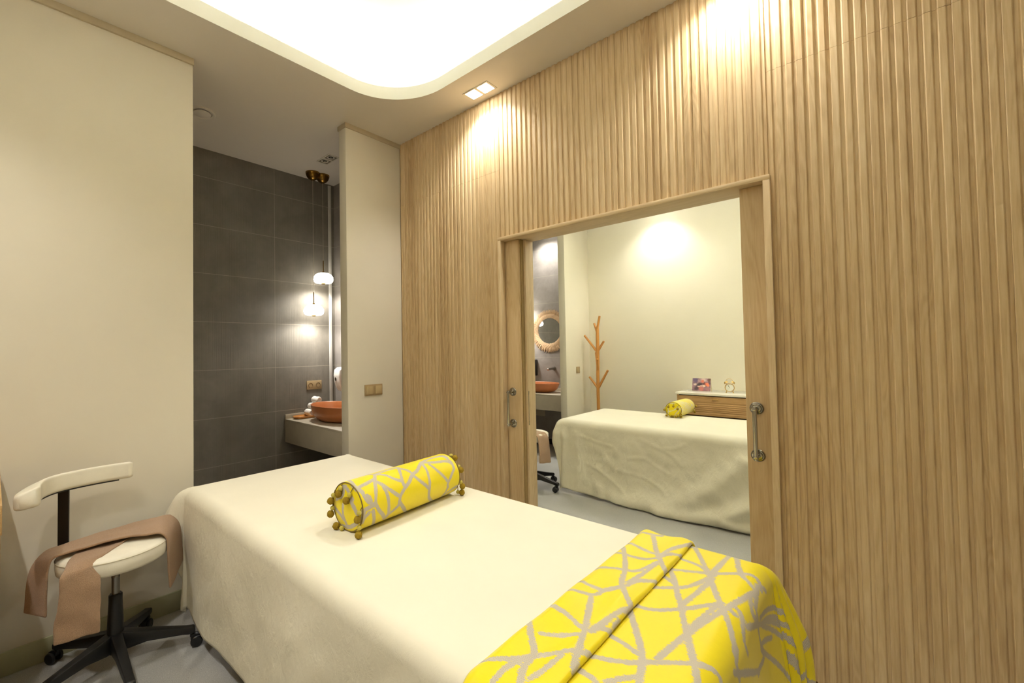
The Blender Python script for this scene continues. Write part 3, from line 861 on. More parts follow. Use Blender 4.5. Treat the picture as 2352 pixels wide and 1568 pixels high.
# ------------------------------------------------------------------ stool
def sweep(bm, path, sect, scale=None, k=8, mi=0):
    """sect: closed list of (outward, z) around the path laid in plan"""
    P = catmull(path, k)
    t = bmesh.new(); rings = []
    for i, p in enumerate(P):
        d = (P[min(i + 1, len(P) - 1)] - P[max(i - 1, 0)]); d.z = 0; d.normalize()
        nrm = Vector((-d.y, d.x, 0))
        s = 1.0 if scale is None else scale(i / (len(P) - 1))
        cz = sum(z for _, z in sect) / len(sect)
        rings.append([t.verts.new((p.x + nrm.x * o * s, p.y + nrm.y * o * s, p.z + cz + (z - cz) * (0.35 + .65 * min(1, s)))) for o, z in sect])
    n = len(sect)
    for a, b in zip(rings, rings[1:]):
        for j in range(n): t.faces.new((a[j], a[(j + 1) % n], b[(j + 1) % n], b[j]))
    t.faces.new(rings[0][::-1]); t.faces.new(rings[-1])
    bmesh.ops.recalc_face_normals(t, faces=t.faces)
    merge(bm, t, mi)

def rounded_poly(poly, r, n=5):
    out = []
    m = len(poly)
    for i in range(m):
        p = Vector(poly[i]).to_2d() if len(poly[i]) > 2 else Vector(poly[i]); a = Vector(poly[i - 1]); b = Vector(poly[(i + 1) % m])
        da = (a - p).normalized(); db = (b - p).normalized()
        rr = min(r, (a - p).length * .45, (b - p).length * .45)
        s, e = p + da * rr, p + db * rr
        for k in range(n + 1):
            t = k / n
            out.append(tuple((1 - t) ** 2 * s + 2 * t * (1 - t) * p + t * t * e))
    return out

def make_stool(label, loc, rotz, base_rot, group):
    t = thing('rolling_stool', label, 'stool', loc, rotz, group)
    cy_ = NB(); lathe(cy_, [(0, .075), (.030, .075), (.033, .09), (.032, .17), (.026, .30), (.026, .325), (.022, .33), (0, .33)], 28)
    obj('hub', cy_, M['black'], t)
    g = NB(); lathe(g, [(0, .32), (.0155, .32), (.0155, .40), (.0165, .402), (.0165, .408), (.0155, .41), (.0155, .475), (0, .475)], 24)
    obj('gas_lift', g, M['steel'], t, label='bare steel gas lift tube')
    for k in range(5):
        a = math.radians(base_rot + 72 * k)
        m = Matrix.Rotation(a, 4, 'Z')
        lg = NB()
        poly = [(.015, .165), (.05, .155), (.275, .098), (.305, .094), (.312, .086), (.312, .066), (.285, .064), (.262, .070), (.12, .088), (.05, .080), (.015, .080)]
        tb = bmesh.new(); prism(tb, poly, 'y', -.019, .019, bev=.005)
        for v in tb.verts: v.co.y *= 1.15 - 1.1 * max(0, v.co.x - .02)
        bmesh.ops.transform(tb, matrix=m, verts=tb.verts); merge(lg, tb)
        leg = obj('leg', lg, M['black'], t)
        c = NB(); ca = math.radians(base_rot + 72 * k) * 1.7 + k
        mc = m @ Matrix.Translation((.297, 0, 0)) @ Matrix.Rotation(ca, 4, 'Z')
        tb = bmesh.new()
        cyl(tb, (0, 0, .045), (0, 0, .07), .008, n=12)
        prism(tb, rounded_poly([(-.002, .03), (.008, .058), (-.018, .062), (-.044, .044), (-.046, .024), (-.02, .022)], .012), 'y', -.012, .012, bev=.003)
        bmesh.ops.transform(tb, matrix=mc, verts=tb.verts); merge(c, tb)
        for s in (-1, 1):
            tb = bmesh.new()
            cyl(tb, (-.020, s * .0125, .026), (-.020, s * .025, .026), .026, n=28, bev=.004)
            bmesh.ops.transform(tb, matrix=mc, verts=tb.verts); merge(c, tb)
        obj('caster', c, M['black'], leg)
    s = NB(); lathe(s, [(0, .472), (.150, .472), (.166, .475), (.1725, .486), (.175, .510), (.174, .534), (.169, .544), (.150, .551), (.08, .5545), (0, .555)], 64, sx=1.0, sy=1.19)
    so = obj('seat', s, M['leather'], t, smooth=60)
    obj('seam', tube(NB(), [(.1742 * math.cos(a), .1742 * 1.19 * math.sin(a), .536) for a in np.linspace(0, 2 * PI, 73)], .0016, 6, 1), M['stitch'], so)
    bb = NB()
    sec = [(-.004, 0), (.004, 0)]
    pts = [(-.02, -.08, .462), (-.05, -.13, .462), (-.085, -.160, .468), (-.102, -.168, .50), (-.104, -.170, .56), (-.102, -.170, .78), (-.100, -.170, .82)]
    P = catmull(pts, 8); tb = bmesh.new(); rings = []
    wd = Vector((-.88, .47, 0)).normalized()
    wd = Vector((.5, .86, 0)).normalized()
    for i, p in enumerate(P):
        d = (P[min(i + 1, len(P) - 1)] - P[max(i - 1, 0)]).normalized(); nr = d.cross(wd).normalized()
        rings.append([tb.verts.new(p + wd * a * .020 + nr * b_ * .004) for a, b_ in ((-1, -1), (1, -1), (1, 1), (-1, 1))])
    for a, b_ in zip(rings, rings[1:]):
        for j in range(4): tb.faces.new((a[j], a[(j + 1) % 4], b_[(j + 1) % 4], b_[j]))
    tb.faces.new(rings[0][::-1]); tb.faces.new(rings[-1]); bmesh.ops.recalc_face_normals(tb, faces=tb.faces)
    merge(bb, tb)
    obj('back_bar', bb, M['blackmetal'], t)
    bk = NB()
    path = [(.118, -.293, 0), (.06, -.288, 0), (-.02, -.262, 0), (-.08, -.215, 0), (-.112, -.14, 0), (-.124, -.05, 0), (-.122, .03, 0), (-.112, .085, 0)]
    sect = rounded_poly([(-.030, .812), (.034, .805), (.036, .862), (-.030, .893)], .016, 5)
    sweep(bk, path, sect, lambda u: (1.22 if u < .12 else max(1, 1.22 - (u - .12) * 1.6)) * (min(1, .62 + 11 * u)) * (min(1, .72 + 9 * (1 - u))))
    bo = obj('backrest', bk, M['leather'], t, smooth=60)
    seam = [(x + (.036 if 1 else 0) * 0, y, 0) for x, y, z in path]
    P = catmull(path, 8); sp = []
    for i, p in enumerate(P[3:-2]):
        d = (P[i + 4] - P[i + 2]).normalized(); nrm = Vector((-d.y, d.x, 0)); q = p + nrm * .0345; sp.append((q.x, q.y, .8565))
    obj('seam', tube(NB(), sp, .0014, 6, 1), M['stitch'], bo)
    pl = NB(); sweep(pl, path[2:7], [(-.016, .805), (.020, .805), (.020, .813), (-.016, .813)])
    obj('back_plate', pl, M['blackmetal'], t)
    return t
ST = (.302, -1.952)
make_stool('white leather rolling stool with black star base beside the near bed', (*ST, 0), 0, 0.5, 'white rolling stools')
make_stool('white leather rolling stool partly hidden behind the left sliding door', (.235, 1.475, 0), 0, 38 + 180, 'white rolling stools')

def towel(name, rows, label, width_n=18, th=.009, group=None, mat=None):
    """rows: list of (point, half-width vector); a soft slab lofted through them"""
    C0 = catmull([r[0] for r in rows], 7); W0 = catmull([r[1] for r in rows], 7)
    n = len(C0); m = width_n
    top = []
    for i in range(n):
        for j in range(m + 1):
            u = 2 * j / m - 1
            p = C0[i] + W0[i] * u
            s = Vector((nz(i * .13, u * 1.3, 2), nz(i * .13, u * 1.3, 5), nz(i * .13, u * 1.3, 8)))
            top.append(p + s * .006)
    F = []
    for i in range(n - 1):
        for j in range(m):
            k = i * (m + 1) + j; F.append((k, k + 1, k + m + 2, k + m + 1))
    o = obj(name, ([tuple(p) for p in top], [], F), mat or M['terry'], smooth=180)
    md = o.modifiers.new('thickness', 'SOLIDIFY'); md.thickness = th; md.offset = 1
    bv = o.modifiers.new('round', 'SUBSURF'); bv.levels = 1; bv.render_levels = 1
    tag(o, label, 'towel', group)
    return o
def V3(*a): return Vector(a)
def stool_towels(cx, cy, mir, l1, l2):
    f = lambda x, y, z: V3(cx + mir * x, cy + mir * y, z)
    g = lambda x, y, z: V3(mir * x, mir * y, z)
    # lower towel: from the middle of the seat over the front edge, hanging down
    a = [(f(-.06, -.01, 0.5595), g(.02, .085, 0)), (f(.02, -.055, 0.561), g(.005, .085, 0)), (f(.09, -.10, 0.56), g(-.01, .078, 0)), (f(.145, -.125, 0.5525), g(-.03, .070, -.002)),
         (f(.176, -.138, 0.5295), g(-.03, .066, -.006)), (f(.188, -.142, 0.472), g(-.02, .067, -.01)), (f(.190, -.146, 0.412), g(-.014, .069, -.01)), (f(.192, -.150, 0.352), g(-.01, .071, -.01)), (f(.190, -.152, 0.28), g(-.008, .073, -.012))]
    towel('towel', a, l1, th=.010, group='brown hand towels')
    # upper towel: lies along the seat and falls off both ends
    c = [(f(.000, -.262, 0.347), g(.055, .030, 0)), (f(-.005, -.258, 0.432), g(.052, .028, 0)), (f(-.01, -.248, 0.5215), g(.050, .022, 0)), (f(-.015, -.222, 0.5635), g(.055, .012, 0)), (f(-.02, -.17, 0.5705), g(.06, .01, 0)),
         (f(-.03, -.09, 0.575), g(.068, .014, 0)), (f(-.035, .0, 0.576), g(.082, .014, 0)), (f(-.03, .09, 0.5735), g(.100, .0, 0)), (f(-.03, .160, 0.5715), g(.120, -.020, 0)), (f(-.03, .204, 0.5640), g(.125, -.045, 0)),
         (f(-.025, .232, 0.522), g(.125, -.060, 0)), (f(-.02, .240, 0.412), g(.120, -.062, -.005)), (f(-.015, .243, 0.327), g(.118, -.060, -.015))]
    towel('towel', c, l2, th=.010, group='brown hand towels')
stool_towels(*ST, 1, 'brown towel hanging over the front of the stool by the near bed', 'brown towel draped along the seat of the stool by the near bed')
def second_towels():
    cx, cy = .235, 1.475
    f = lambda x, y, z: V3(cx + x, cy + y, z)
    a = [(f(-.10, .0, 0.5595), V3(0, .085, 0)), (f(0, -.01, 0.561), V3(0.0, .085, 0)), (f(.09, -.02, 0.56), V3(.0, .08, 0)), (f(.145, -.03, 0.5525), V3(.01, .078, 0)),
         (f(.178, -.035, 0.5265), V3(.014, .075, -.004)), (f(.190, -.038, 0.462), V3(.012, .076, -.006)), (f(.196, -.036, 0.392), V3(.012, .078, -.006)), (f(.20, -.035, 0.274), V3(.012, .08, -.006))]
    towel('towel', a, 'brown towel over the stool showing beyond the left sliding door', th=.010, group='brown hand towels')
second_towels()

# ------------------------------------------------------------------ washbasins
def vanity(x0, x1, y0, y1, label, group, ls=.0):
    t = thing('wash_counter', label, 'counter', ((x0 + x1) / 2, (y0 + y1) / 2, .567), 0, group)
    lx, ly = (x1 - x0) / 2, (y1 - y0) / 2
    obj('worktop', box(NB(), -lx, lx, -ly, ly, .195, .213, bev=.002), M['counter'], t)
    obj('apron', box(NB(), -lx, lx, -ly + .001, -ly + .03, 0, .195, bev=.0015), M['counter'], t)
    obj('underside', box(NB(), -lx, lx, -ly + .03, ly, .0, .02), M['counter'], t)
    b = NB(); box(b, -lx, -lx + .012, -ly, ly, .213, .255, bev=.001); box(b, -lx + .012, lx, ly - .012, ly, .213, .255, bev=.001)
    obj('upstand', b, M['counter'], t)
    return t
ZC = .780
vanity(NX, -.09, -.447, .09, 'beige wash counter with a deep front in the near tiled niche', 'beige wash counters')
vanity(NX, -.09, YS - .53, YS, 'beige wash counter below the round mirror in the second room', 'beige wash counters')
def basin(loc, rx, ry, h, label, px=1.0):
    prof = [(0, .0), (.55, .0), (.62, .004), (.78, .022), (.90, .055), (.965, .095), (.992, h - .004), (1.0, h), (.985, h + .003), (.965, h - .001), (.94, .095), (.87, .058), (.74, .028), (.55, .016), (.2, .012), (0, .012)]
    pr = [(r, z * 1.0) for r, z in prof]
    t = thing('wash_basin', label, 'basin', loc, 0, 'terracotta wash basins')
    obj('bowl', lathe(NB(), pr, 72, sx=rx, sy=ry), M['terra'], t, smooth=60)
    d = NB(); lathe(d, [(0, .0125), (.024, .0125), (.025, .016), (.02, .018), (0, .0185)], 28)
    obj('drain', d, M['chrome'], t)
    return t
basin((-.690, -.185, ZC + .001), .315, .20, .142, 'terracotta bowl basin on the counter in the near tiled niche')
basin((-.655, YS - .27, ZC + .001), .295, .19, .128, 'terracotta bowl basin under the round mirror in the second room')

# wooden tray with rolled towels
tr = NB()
pr = rrect(-.062, .062, -.165, .165, .055, 10)
t1 = bmesh.new()
def loop(s, z): return [t1.verts.new((x * s[0], y * s[1], z)) for x, y in pr]
Ls = [loop((.80, .9), 0), loop((.93, .96), .006), loop((1, 1), .022), loop((.97, .985), .024), loop((.88, .93), .012), loop((.6, .7), .010)]
for a, b in zip(Ls, Ls[1:]):
    for i in range(len(pr)):
        j = (i + 1) % len(pr); t1.faces.new((a[i], a[j], b[j], b[i]))
t1.faces.new(Ls[0][::-1]); t1.faces.new(Ls[-1]); bmesh.ops.recalc_face_normals(t1, faces=t1.faces); merge(tr, t1)
tr = obj('wooden_tray', tr, M['bamboo'], loc=(-1.078, -.240, ZC + .001))
tag(tr, 'oval wooden tray under the rolled white towels in the near niche', 'tray')

def rolled(loc, r, L, label, seed):
    rn = random.Random(seed)
    t1 = bmesh.new()
    # outside of the roll with soft ends
    prof = [(0, 0.006), (r * .55, 0.001), (r * .86, .003), (r * .97, .010), (r, .022), (r * 1.01, L / 2), (r, L - .022), (r * .97, L - .010), (r * .86, L - .003), (r * .55, L - .001), (0, L - .006)]
    bm = NB(); lathe(bm, prof, 36, mat=Matrix.Rotation(PI / 2, 4, 'Y'))
    for v in bm.verts: v.co += Vector((0, nz(v.co.x * 30, v.co.z * 30, seed), nz(v.co.x * 30, v.co.y * 30, seed + 5))) * .003
    o = obj('rolled_towel', bm, M['towel_w'], smooth=180, loc=loc)
    tag(o, label, 'towel', 'rolled white towels')
    sp = []
    for k in range(60):
        a = k * .32 + seed; q = r * (.12 + .76 * k / 60)
        sp.append((L - .001 + .002, q * math.cos(a), q * math.sin(a)))
    obj('coil_edge', tube(NB(), sp, .0022, 6, 1), M['towel_w'], o)
    return o
rr_ = .031
zt = ZC + .011 + rr_ + .002
ty = -.252
dy = .066
for i, lab in enumerate(('rolled white towel at the bottom left of the stack on the wooden tray', 'rolled white towel in the bottom row behind the terracotta basin, middle one', 'rolled white towel in the bottom row farthest behind the terracotta basin')):
    rolled((-1.148, ty + dy * i + .012, zt), rr_, .10, lab, i)
for i, lab in enumerate(('rolled white towel in the middle row, left one, half behind the basin rim', 'rolled white towel in the middle row, right one, peeping over the basin rim')):
    rolled((-1.144, ty + .012 + dy * (i + .5), zt + .0575), rr_, .10, lab, i + 4)
rolled((-1.130, ty + .012 + dy, zt + .115), rr_ + .001, .105, 'rolled white towel lying on top of the stack', 8)

# soap dispenser on the right niche wall
def dispenser(loc, label, body='white_plastic'):
    t = thing('soap_dispenser', label, 'soap dispenser', loc, 0)
    prof = [(-.0, .0), (-.105, .02), (-.108, .10), (-.112, .19), (-.098, .228), (-.06, .240), (0, .240)]
    bm = NB(); pl = [(-.035, .0), (-.06, .012), (-.085, .05), (-.1, .10), (-.108, .16), (-.1, .215), (-.07, .238), (0, .242), (0, .0)]
    prism(bm, [(y, z) for y, z in pl], 'x', -.052, .052, bev=.012, seg=3)
    obj('body', bm, M[body], t, smooth=50)
    w = NB(); tb = bmesh.new(); cyl(tb, (0, 0, 0), (0, 0, .004), .012, n=28)
    bmesh.ops.transform(tb, matrix=Matrix.Translation((-.012, -.1035, .125)) @ Matrix.Rotation(PI / 2 + .07, 4, 'X') @ Matrix.Diagonal((1, 1.5, 1, 1)), verts=tb.verts); merge(w, tb)
    obj('level_window', w, M['dwindow'], t)
    return t
dispenser((-.978, .09, 1.005), 'white soap dispenser on the niche wall, half hidden by the wall stub')

# sockets and switches
def plate(loc, rotz, w, h, label, cat, name, n, kind):
    t = thing(name, label, cat, loc, rotz)
    obj('cover_plate', box(NB(), 0, .009, -w / 2, w / 2, -h / 2, h / 2, bev=.0025), M['champ'], t)
    for i in range(n):
        cy_ = (i - (n - 1) / 2) * w / n
        if kind == 'socket':
            m = Matrix.Translation((.009, cy_, 0)) @ Matrix.Rotation(PI / 2, 4, 'Y')
            so = NB(); lathe(so, [(.0235, 0), (.0225, .0025), (.0205, .0025), (.0195, 0), (.0190, -.006), (0, -.006)], 36, mat=m)
            s = obj('socket', so, M['champ_d'], t)
            p = NB()
            for d in (-.0095, .0095): cyl(p, (.0032, cy_ + d, -.002), (.0042, cy_ + d, -.002), .0032, n=12)
            obj('pin_hole', p, M['dark'], s)
        else:
            ww = w / n * .76
            if i == 0 and n == 2:
                a = NB(); box(a, .009, .0165, cy_ - ww / 2, cy_ - .001, -h * .36, h * .36, bev=.0015); obj('rocker', a, M['rocker'], t)
                a = NB(); box(a, .009, .0125, cy_ + .001, cy_ + ww / 2, -h * .36, h * .36, bev=.0015); obj('rocker', a, M['rocker'], t)
            else:
                a = NB(); box(a, .009, .0150, cy_ - ww / 2, cy_ + ww / 2, -h * .36, h * .36, bev=.0015); obj('rocker', a, M['rocker'], t)
    return t
plate((0, -.297, 1.100), 0, .165, .084, 'double champagne light switch on the cream wall stub by the slatted wall', 'light switch', 'light_switch', 2, 'switch')
plate((NX, -.150, 1.076), 0, .160, .084, 'double champagne power socket on the grey tiles above the rolled towels', 'power socket', 'power_socket', 2, 'socket')
plate((0, 2.962, 1.110), 0, .086, .084, 'single champagne light switch on the far room wall beside the coat tree', 'light switch', 'light_switch', 1, 'switch')

# pendants
def pendant(loc, zs, label):
    t = thing('pendant_lamp', label, 'pendant lamp', loc, 0, 'opal glass pendant lamps')
    z0 = zs - H
    obj('ceiling_cup', lathe(NB(), [(0, 0), (.066, 0), (.0665, -.004), (.064, -.018), (.055, -.040), (.040, -.058), (.020, -.070), (.006, -.074), (0, -.074)], 40), M['brass'], t, smooth=60)
    obj('cord', tube(NB(), [(0, 0, -.074), (0, 0, z0 + .17)], .0020, 8, 1), M['cordm'], t)
    g = NB(); cyl(g, (0, 0, z0 + .065), (0, 0, z0 + .172), .0045, n=14); cyl(g, (0, 0, z0 + .053), (0, 0, z0 + .070), .0095, n=18, bev=.002)
    obj('rod', g, M['brass'], t)
    s = [(0, .054), (.022, .054), (.05, .049), (.074, .036), (.091, .012), (.094, -.010), (.088, -.030), (.074, -.043), (.05, -.047), (.024, -.046), (0, -.046)]
    obj('glass_shade', lathe(NB(), [(r, z0 + z) for r, z in s], 48), M['shade'], t, smooth=80)
    obj('finial', lathe(NB(), [(.021, z0 - .046), (.022, z0 - .051), (.012, z0 - .056), (0, z0 - .0575)], 24), M['brass'], t)
    L = bpy.data.lights.new('bulb', 'SPOT'); L.energy = PEND_E; L.spot_size = math.radians(165); L.spot_blend = .6; L.shadow_soft_size = .05; L.color = (1, .95, .88)
    o = bpy.data.objects.new('bulb', L); o.location = (0, 0, z0 - .062); link(o, t)
    return t
pendant((-1.000, -.132, H), 2.100, 'upper opal pendant lamp hanging in the near tiled niche')
pendant((-1.000, -.236, H), 1.788, 'lower opal pendant lamp hanging in the near tiled niche')
for y, z, l in ((3.15, 2.10, 'upper opal pendant lamp in the second room niche, behind the door leaf'), (3.05, 1.79, 'lower opal pendant lamp in the second room niche, behind the door leaf')):
    pendant((-1.02, y, H), z, l)

# ceiling fittings
def downlight(loc, rotz, label, lit, w=.205, d=.108, spots=True, energy=22, cone=124, blend=.85, aim=(0, 0)):
    t = thing('ceiling_downlight', label, 'downlight', loc, rotz, 'twin square downlights')
    fb = NB(); z = -.0045
    xs = [-w / 2, -w / 2 + .013, -.010, .010, w / 2 - .013, w / 2]
    box(fb, xs[0], xs[1], -d / 2, d / 2, z, 0); box(fb, xs[2], xs[3], -d / 2, d / 2, z, 0); box(fb, xs[4], xs[5], -d / 2, d / 2, z, 0)
    for a, b in ((xs[1], xs[2]), (xs[3], xs[4])):
        box(fb, a, b, -d / 2, -d / 2 + .010, z, 0); box(fb, a, b, d / 2 - .010, d / 2, z, 0)
    obj('frame', fb, M['grille'], t, smooth=0)
    for a, b in ((xs[1], xs[2]), (xs[3], xs[4])):
        c = (a + b) / 2
        if lit:
            obj('lamp', box(NB(), a + .002, b - .002, -d / 2 + .012, d / 2 - .012, -.0030, -.0008), M['lampface'], t, smooth=0)
            L = bpy.data.lights.new('spot', 'SPOT'); L.energy = energy; L.spot_size = math.radians(cone); L.spot_blend = blend
            L.shadow_soft_size = .022; L.color = (1, .965, .90)
            o = bpy.data.objects.new('spot', L); o.location = (c, 0, -.02)
            o.rotation_euler = (aim[0], aim[1], 0)
            link(o, t)
        else:
            g = NB(); box(g, a + .001, b - .001, -d / 2 + .011, d / 2 - .011, -.0012, -.0004); obj('recess', g, M['grille_d'], t, smooth=0)
            g = NB(); lathe(g, [(0, -.0012), (.020, -.0012), (.030, -.003), (.033, -.003), (.033, -.0012)], 28, cx=c); cyl(g, (c, 0, -.0032), (c, 0, -.0012), .007, n=14)
            obj('lamp', g, M['grille'], t)
    return t
downlight((.960, -.118, H), 0, 'lit twin downlight in the ceiling above the left of the doorway', True, energy=SPOT_E)
downlight((2.36, -.118, H), 0, 'lit twin downlight above the right of the doorway, past the top edge of the photo', True, energy=SPOT_E)
downlight((.960, -2.735, H), 0, 'lit twin downlight behind the camera, the one nearer the cream left wall', True, energy=SPOT_R)
downlight((2.36, -2.735, H), 0, 'lit twin downlight behind the camera, the one farther from the cream left wall', True, energy=SPOT_R)
downlight((-.640, -.288, H), 0, 'unlit twin downlight in the niche ceiling near the pendant lamps', False)
downlight((.965, YF - .24, H), 0, 'lit twin downlight over the far wall of the second room, hidden by the door head', True, energy=SPOT_E2, cone=115, blend=1.0)
downlight((-.62, YS - .20, H), 0, 'lit twin downlight over the round mirror, hidden by the door head', True, energy=SPOT_E3)
v = thing('ceiling_vent', 'round ceiling vent behind the edge of the left wall', 'vent', (-.573, -1.325, H))
obj('rim', lathe(NB(), [(.062, 0), (.064, -.006), (.078, -.010), (.086, -.006), (.088, 0)], 40), M['ceil'], v)
obj('disc', lathe(NB(), [(0, -.016), (.050, -.015), (.056, -.011), (.054, -.006), (.02, 0), (0, 0)], 40), M['ceil'], v)

# ------------------------------------------------------------------ dressers
def dresser(loc, w, d, label, group):
    """front towards -y, left front corner at the origin"""
    t = thing('dresser', label, 'dresser', loc, 0, group)
    obj('top', box(NB(), -.012, w + .012, -.014, d, .878, .900, bev=.0015), M['stone_white'], t)
    b = NB(); box(b, 0, .018, 0, d, .05, .876); box(b, w - .018, w, 0, d, .05, .876); box(b, .018, w - .018, d - .01, d, .05, .876); box(b, .018, w - .018, .03, d - .01, .05, .07); box(b, .03, w - .03, .04, d - .04, 0, .05)
    obj('carcass', b, M['dresser'], t, smooth=0)
    obj('shadow_gap', box(NB(), .0185, w - .0185, .012, .02, .07, .876), M['dark'], t, smooth=0)
    zz = [(.668, .868), (.462, .656), (.256, .450), (.07, .244)]
    for z0, z1 in zz:
        f = NB()
        # grooved drawer front: shallow horizontal waves
        n = 40; pr = []
        for i in range(n + 1):
            z = z0 + (z1 - z0) * i / n; u = i / n
            g = .0042 * (math.sin(PI * (u - .12) / .095) ** 2 if .12 < u < .69 else 0)
            pr.append((g * .9, z))
        poly = pr + [(.012, z1), (.012, z0)]
        prism(f, poly, 'x', .021, w - .021)
        dr = obj('drawer', f, M['dresser'], t, smooth=50)
        h = NB(); box(h, w * .27 if 0 else .335, .395, -.020, -.012, z1 - .030, z1 - .022, bev=.002)
        box(h, .345, .352, -.014, .002, z1 - .029, z1 - .023); box(h, .378, .385, -.014, .002, z1 - .029, z1 - .023)
        obj('handle', h, M['gold'], dr)
    return t
dresser((1.213, 2.862, 0), 1.5, YF - .012 - 2.862, 'oak dresser with white top and grooved drawers in the second room', 'oak dressers')
t = thing('cabinet', 'light oak cabinet just showing at the left edge of the photo', 'cabinet', (.02, YB + .004, 0))
obj('body', box(NB(), .0, .628, .0, .524, .03, .795, bev=.001), M['dresser'], t)
obj('plinth', box(NB(), .02, .60, .02, .50, .0, .03), M['dark'], t)
obj('top', box(NB(), -.0, .632, .0, .5275, .797, .897, bev=.0015), M['dresser'], t)

# card with a photograph on the dresser
t = thing('photo_card', 'folded photo card standing on the white dresser top', 'card', (1.392, 3.12, .9005), math.radians(-4))
b = NB(); 
prism(b, [(.028, 0), (.0265, 0), (-.0018, .1385), (0, .140)], 'x', -.092, .092)
prism(b, [(-.030, 0), (-.0285, 0), (.0002, .1385), (-.0012, .140)], 'x', -.092, .092)
obj('folded_card', b, M['paper'], t, smooth=0)
def photo_mat():
    t = MT('printed_photo'); tc = t.n('ShaderNodeTexCoord')
    V = tc.outputs['UV']
    sep = t.n('ShaderNodeSeparateXYZ'); t.l(V, sep.inputs[0])
    base = t.ramp(t.noise(V, 4.0, 3), ((.3, lin((70, 48, 58))), (.5, lin((132, 100, 112))), (.7, lin((176, 150, 148)))))
    dn = t.n('ShaderNodeTexNoise'); dn.inputs['Scale'].default_value = 5; dn.inputs['Detail'].default_value = 4; t.l(V, dn.inputs['Vector'])
    dv = t.n('ShaderNodeVectorMath', operation='MULTIPLY_ADD'); t.l(dn.outputs['Color'], dv.inputs[0]); dv.inputs[1].default_value = (.22, .22, 0); dv.inputs[2].default_value = (-.11, -.11, 0)
    da = t.n('ShaderNodeVectorMath', operation='ADD'); t.l(V, da.inputs[0]); t.l(dv.outputs[0], da.inputs[1]); V2 = da.outputs[0]
    def blob(c, x, y, rx, ry, rot=0, soft=.55):
        mp = t.n('ShaderNodeMapping', vector_type='TEXTURE'); mp.inputs['Location'].default_value = (x, y, 0); mp.inputs['Rotation'].default_value = (0, 0, rot); mp.inputs['Scale'].default_value = (rx, ry, 1)
        t.l(V2, mp.inputs['Vector']); ln_ = t.n('ShaderNodeVectorMath', operation='LENGTH'); t.l(mp.outputs[0], ln_.inputs[0])
        m = t.ramp(ln_.outputs['Value'], ((1 - soft, (1, 1, 1)), (1, (0, 0, 0))))
        return lambda cc: t.mix(m, cc, lin(c))
    for f in (blob((98, 84, 116), .16, .85, .20, .3), blob((212, 188, 184), .62, .85, .22, .22), blob((88, 60, 52), .92, .9, .12, .3), blob((54, 44, 52), .38, .52, .26, .14, .25), blob((218, 196, 184), .16, .52, .14, .12, .5), blob((196, 108, 84), .55, .78, .16, .17, -.6), blob((92, 50, 42), .66, .58, .12, .14), blob((228, 118, 78), .82, .52, .15, .17, .4),
              blob((60, 46, 52), .25, .2, .2, .2), blob((230, 196, 176), .42, .38, .20, .07, .1), blob((236, 210, 186), .66, .38, .10, .1, .3), blob((186, 112, 104), .5, .18, .2, .2), blob((150, 110, 110), .86, .16, .16, .2, -.4)):
        base = f(base)
    t.set(base, .35)
    return t.m
me = bpy.data.meshes.new('photograph')
me.from_pydata([(-.091, -.0302, .002), (.091, -.0302, .002), (.091, -.0025, .139), (-.091, -.0025, .139)], [], [(0, 1, 2, 3)])
uv = me.uv_layers.new(name='UVMap')
for i, c in enumerate(((0, 0), (1, 0), (1, 1), (0, 1))): uv.data[i].uv = c
me.materials.append(photo_mat())
link(bpy.data.objects.new('photograph', me), t)

# twin-bell alarm clock
t = thing('alarm_clock', 'gold twin-bell alarm clock on the white dresser top', 'clock', (1.668, 3.05, .9005), math.radians(14))
m = Matrix.Translation((0, 0, .056)) @ Matrix.Rotation(PI / 2, 4, 'X')
obj('case', lathe(NB(), [(0, -.022), (.036, -.022), (.043, -.016), (.045, 0), (.045, .014), (.043, .020), (.0385, .021), (.037, .015), (0, .015)], 40, mat=m), M['gold'], t)
dl = obj('dial', lathe(NB(), [(0, .0165), (.037, .0165)], 40, mat=m), M['dial'], t)
hd = NB()
def hand(a, L, w):
    tb = bmesh.new(); box(tb, -w, w, -.0185, -.0175, -.004, L)
    bmesh.ops.transform(tb, matrix=Matrix.Translation((0, 0, .056)) @ Matrix.Rotation(a, 4, 'Y'), verts=tb.verts); merge(hd, tb)
hand(math.radians(-35), .024, .0012); hand(math.radians(-28), .030, .0009)
obj('hands', hd, M['black'], dl)
tk = NB()
for k in range(12):
    tb = bmesh.new(); box(tb, -.0006, .0006, -.0176, -.0170, .030, .0345)
    bmesh.ops.transform(tb, matrix=Matrix.Translation((0, 0, .056)) @ Matrix.Rotation(k * PI / 6, 4, 'Y'), verts=tb.verts); merge(tk, tb)
obj('hour_marks', tk, M['champ_d'], dl)
for s in (-1, 1):
    mm = Matrix.Translation((s * .030, 0, .106)) @ Matrix.Rotation(s * .6, 4, 'Y')
    bl = NB(); lathe(bl, [(0, .016), (.008, .0155), (.016, .010), (.020, .002), (.021, -.004), (.019, -.003), (0, -.001)], 28, mat=mm); cyl(bl, (s * .024, 0, .094), (s * .031, 0, .108), .002, n=8)
    obj('bell', bl, M['gold'], t)
    ft = NB(); cyl(ft, (s * .026, 0, .020), (s * .033, 0, .0), .004, .0055, n=12); obj('foot', ft, M['gold'], t)
obj('carry_loop', tube(NB(), [(-.030, 0, .121), (-.024, 0, .139), (0, 0, .150), (.024, 0, .139), (.030, 0, .121)], .0018, 8, 6), M['gold'], t)

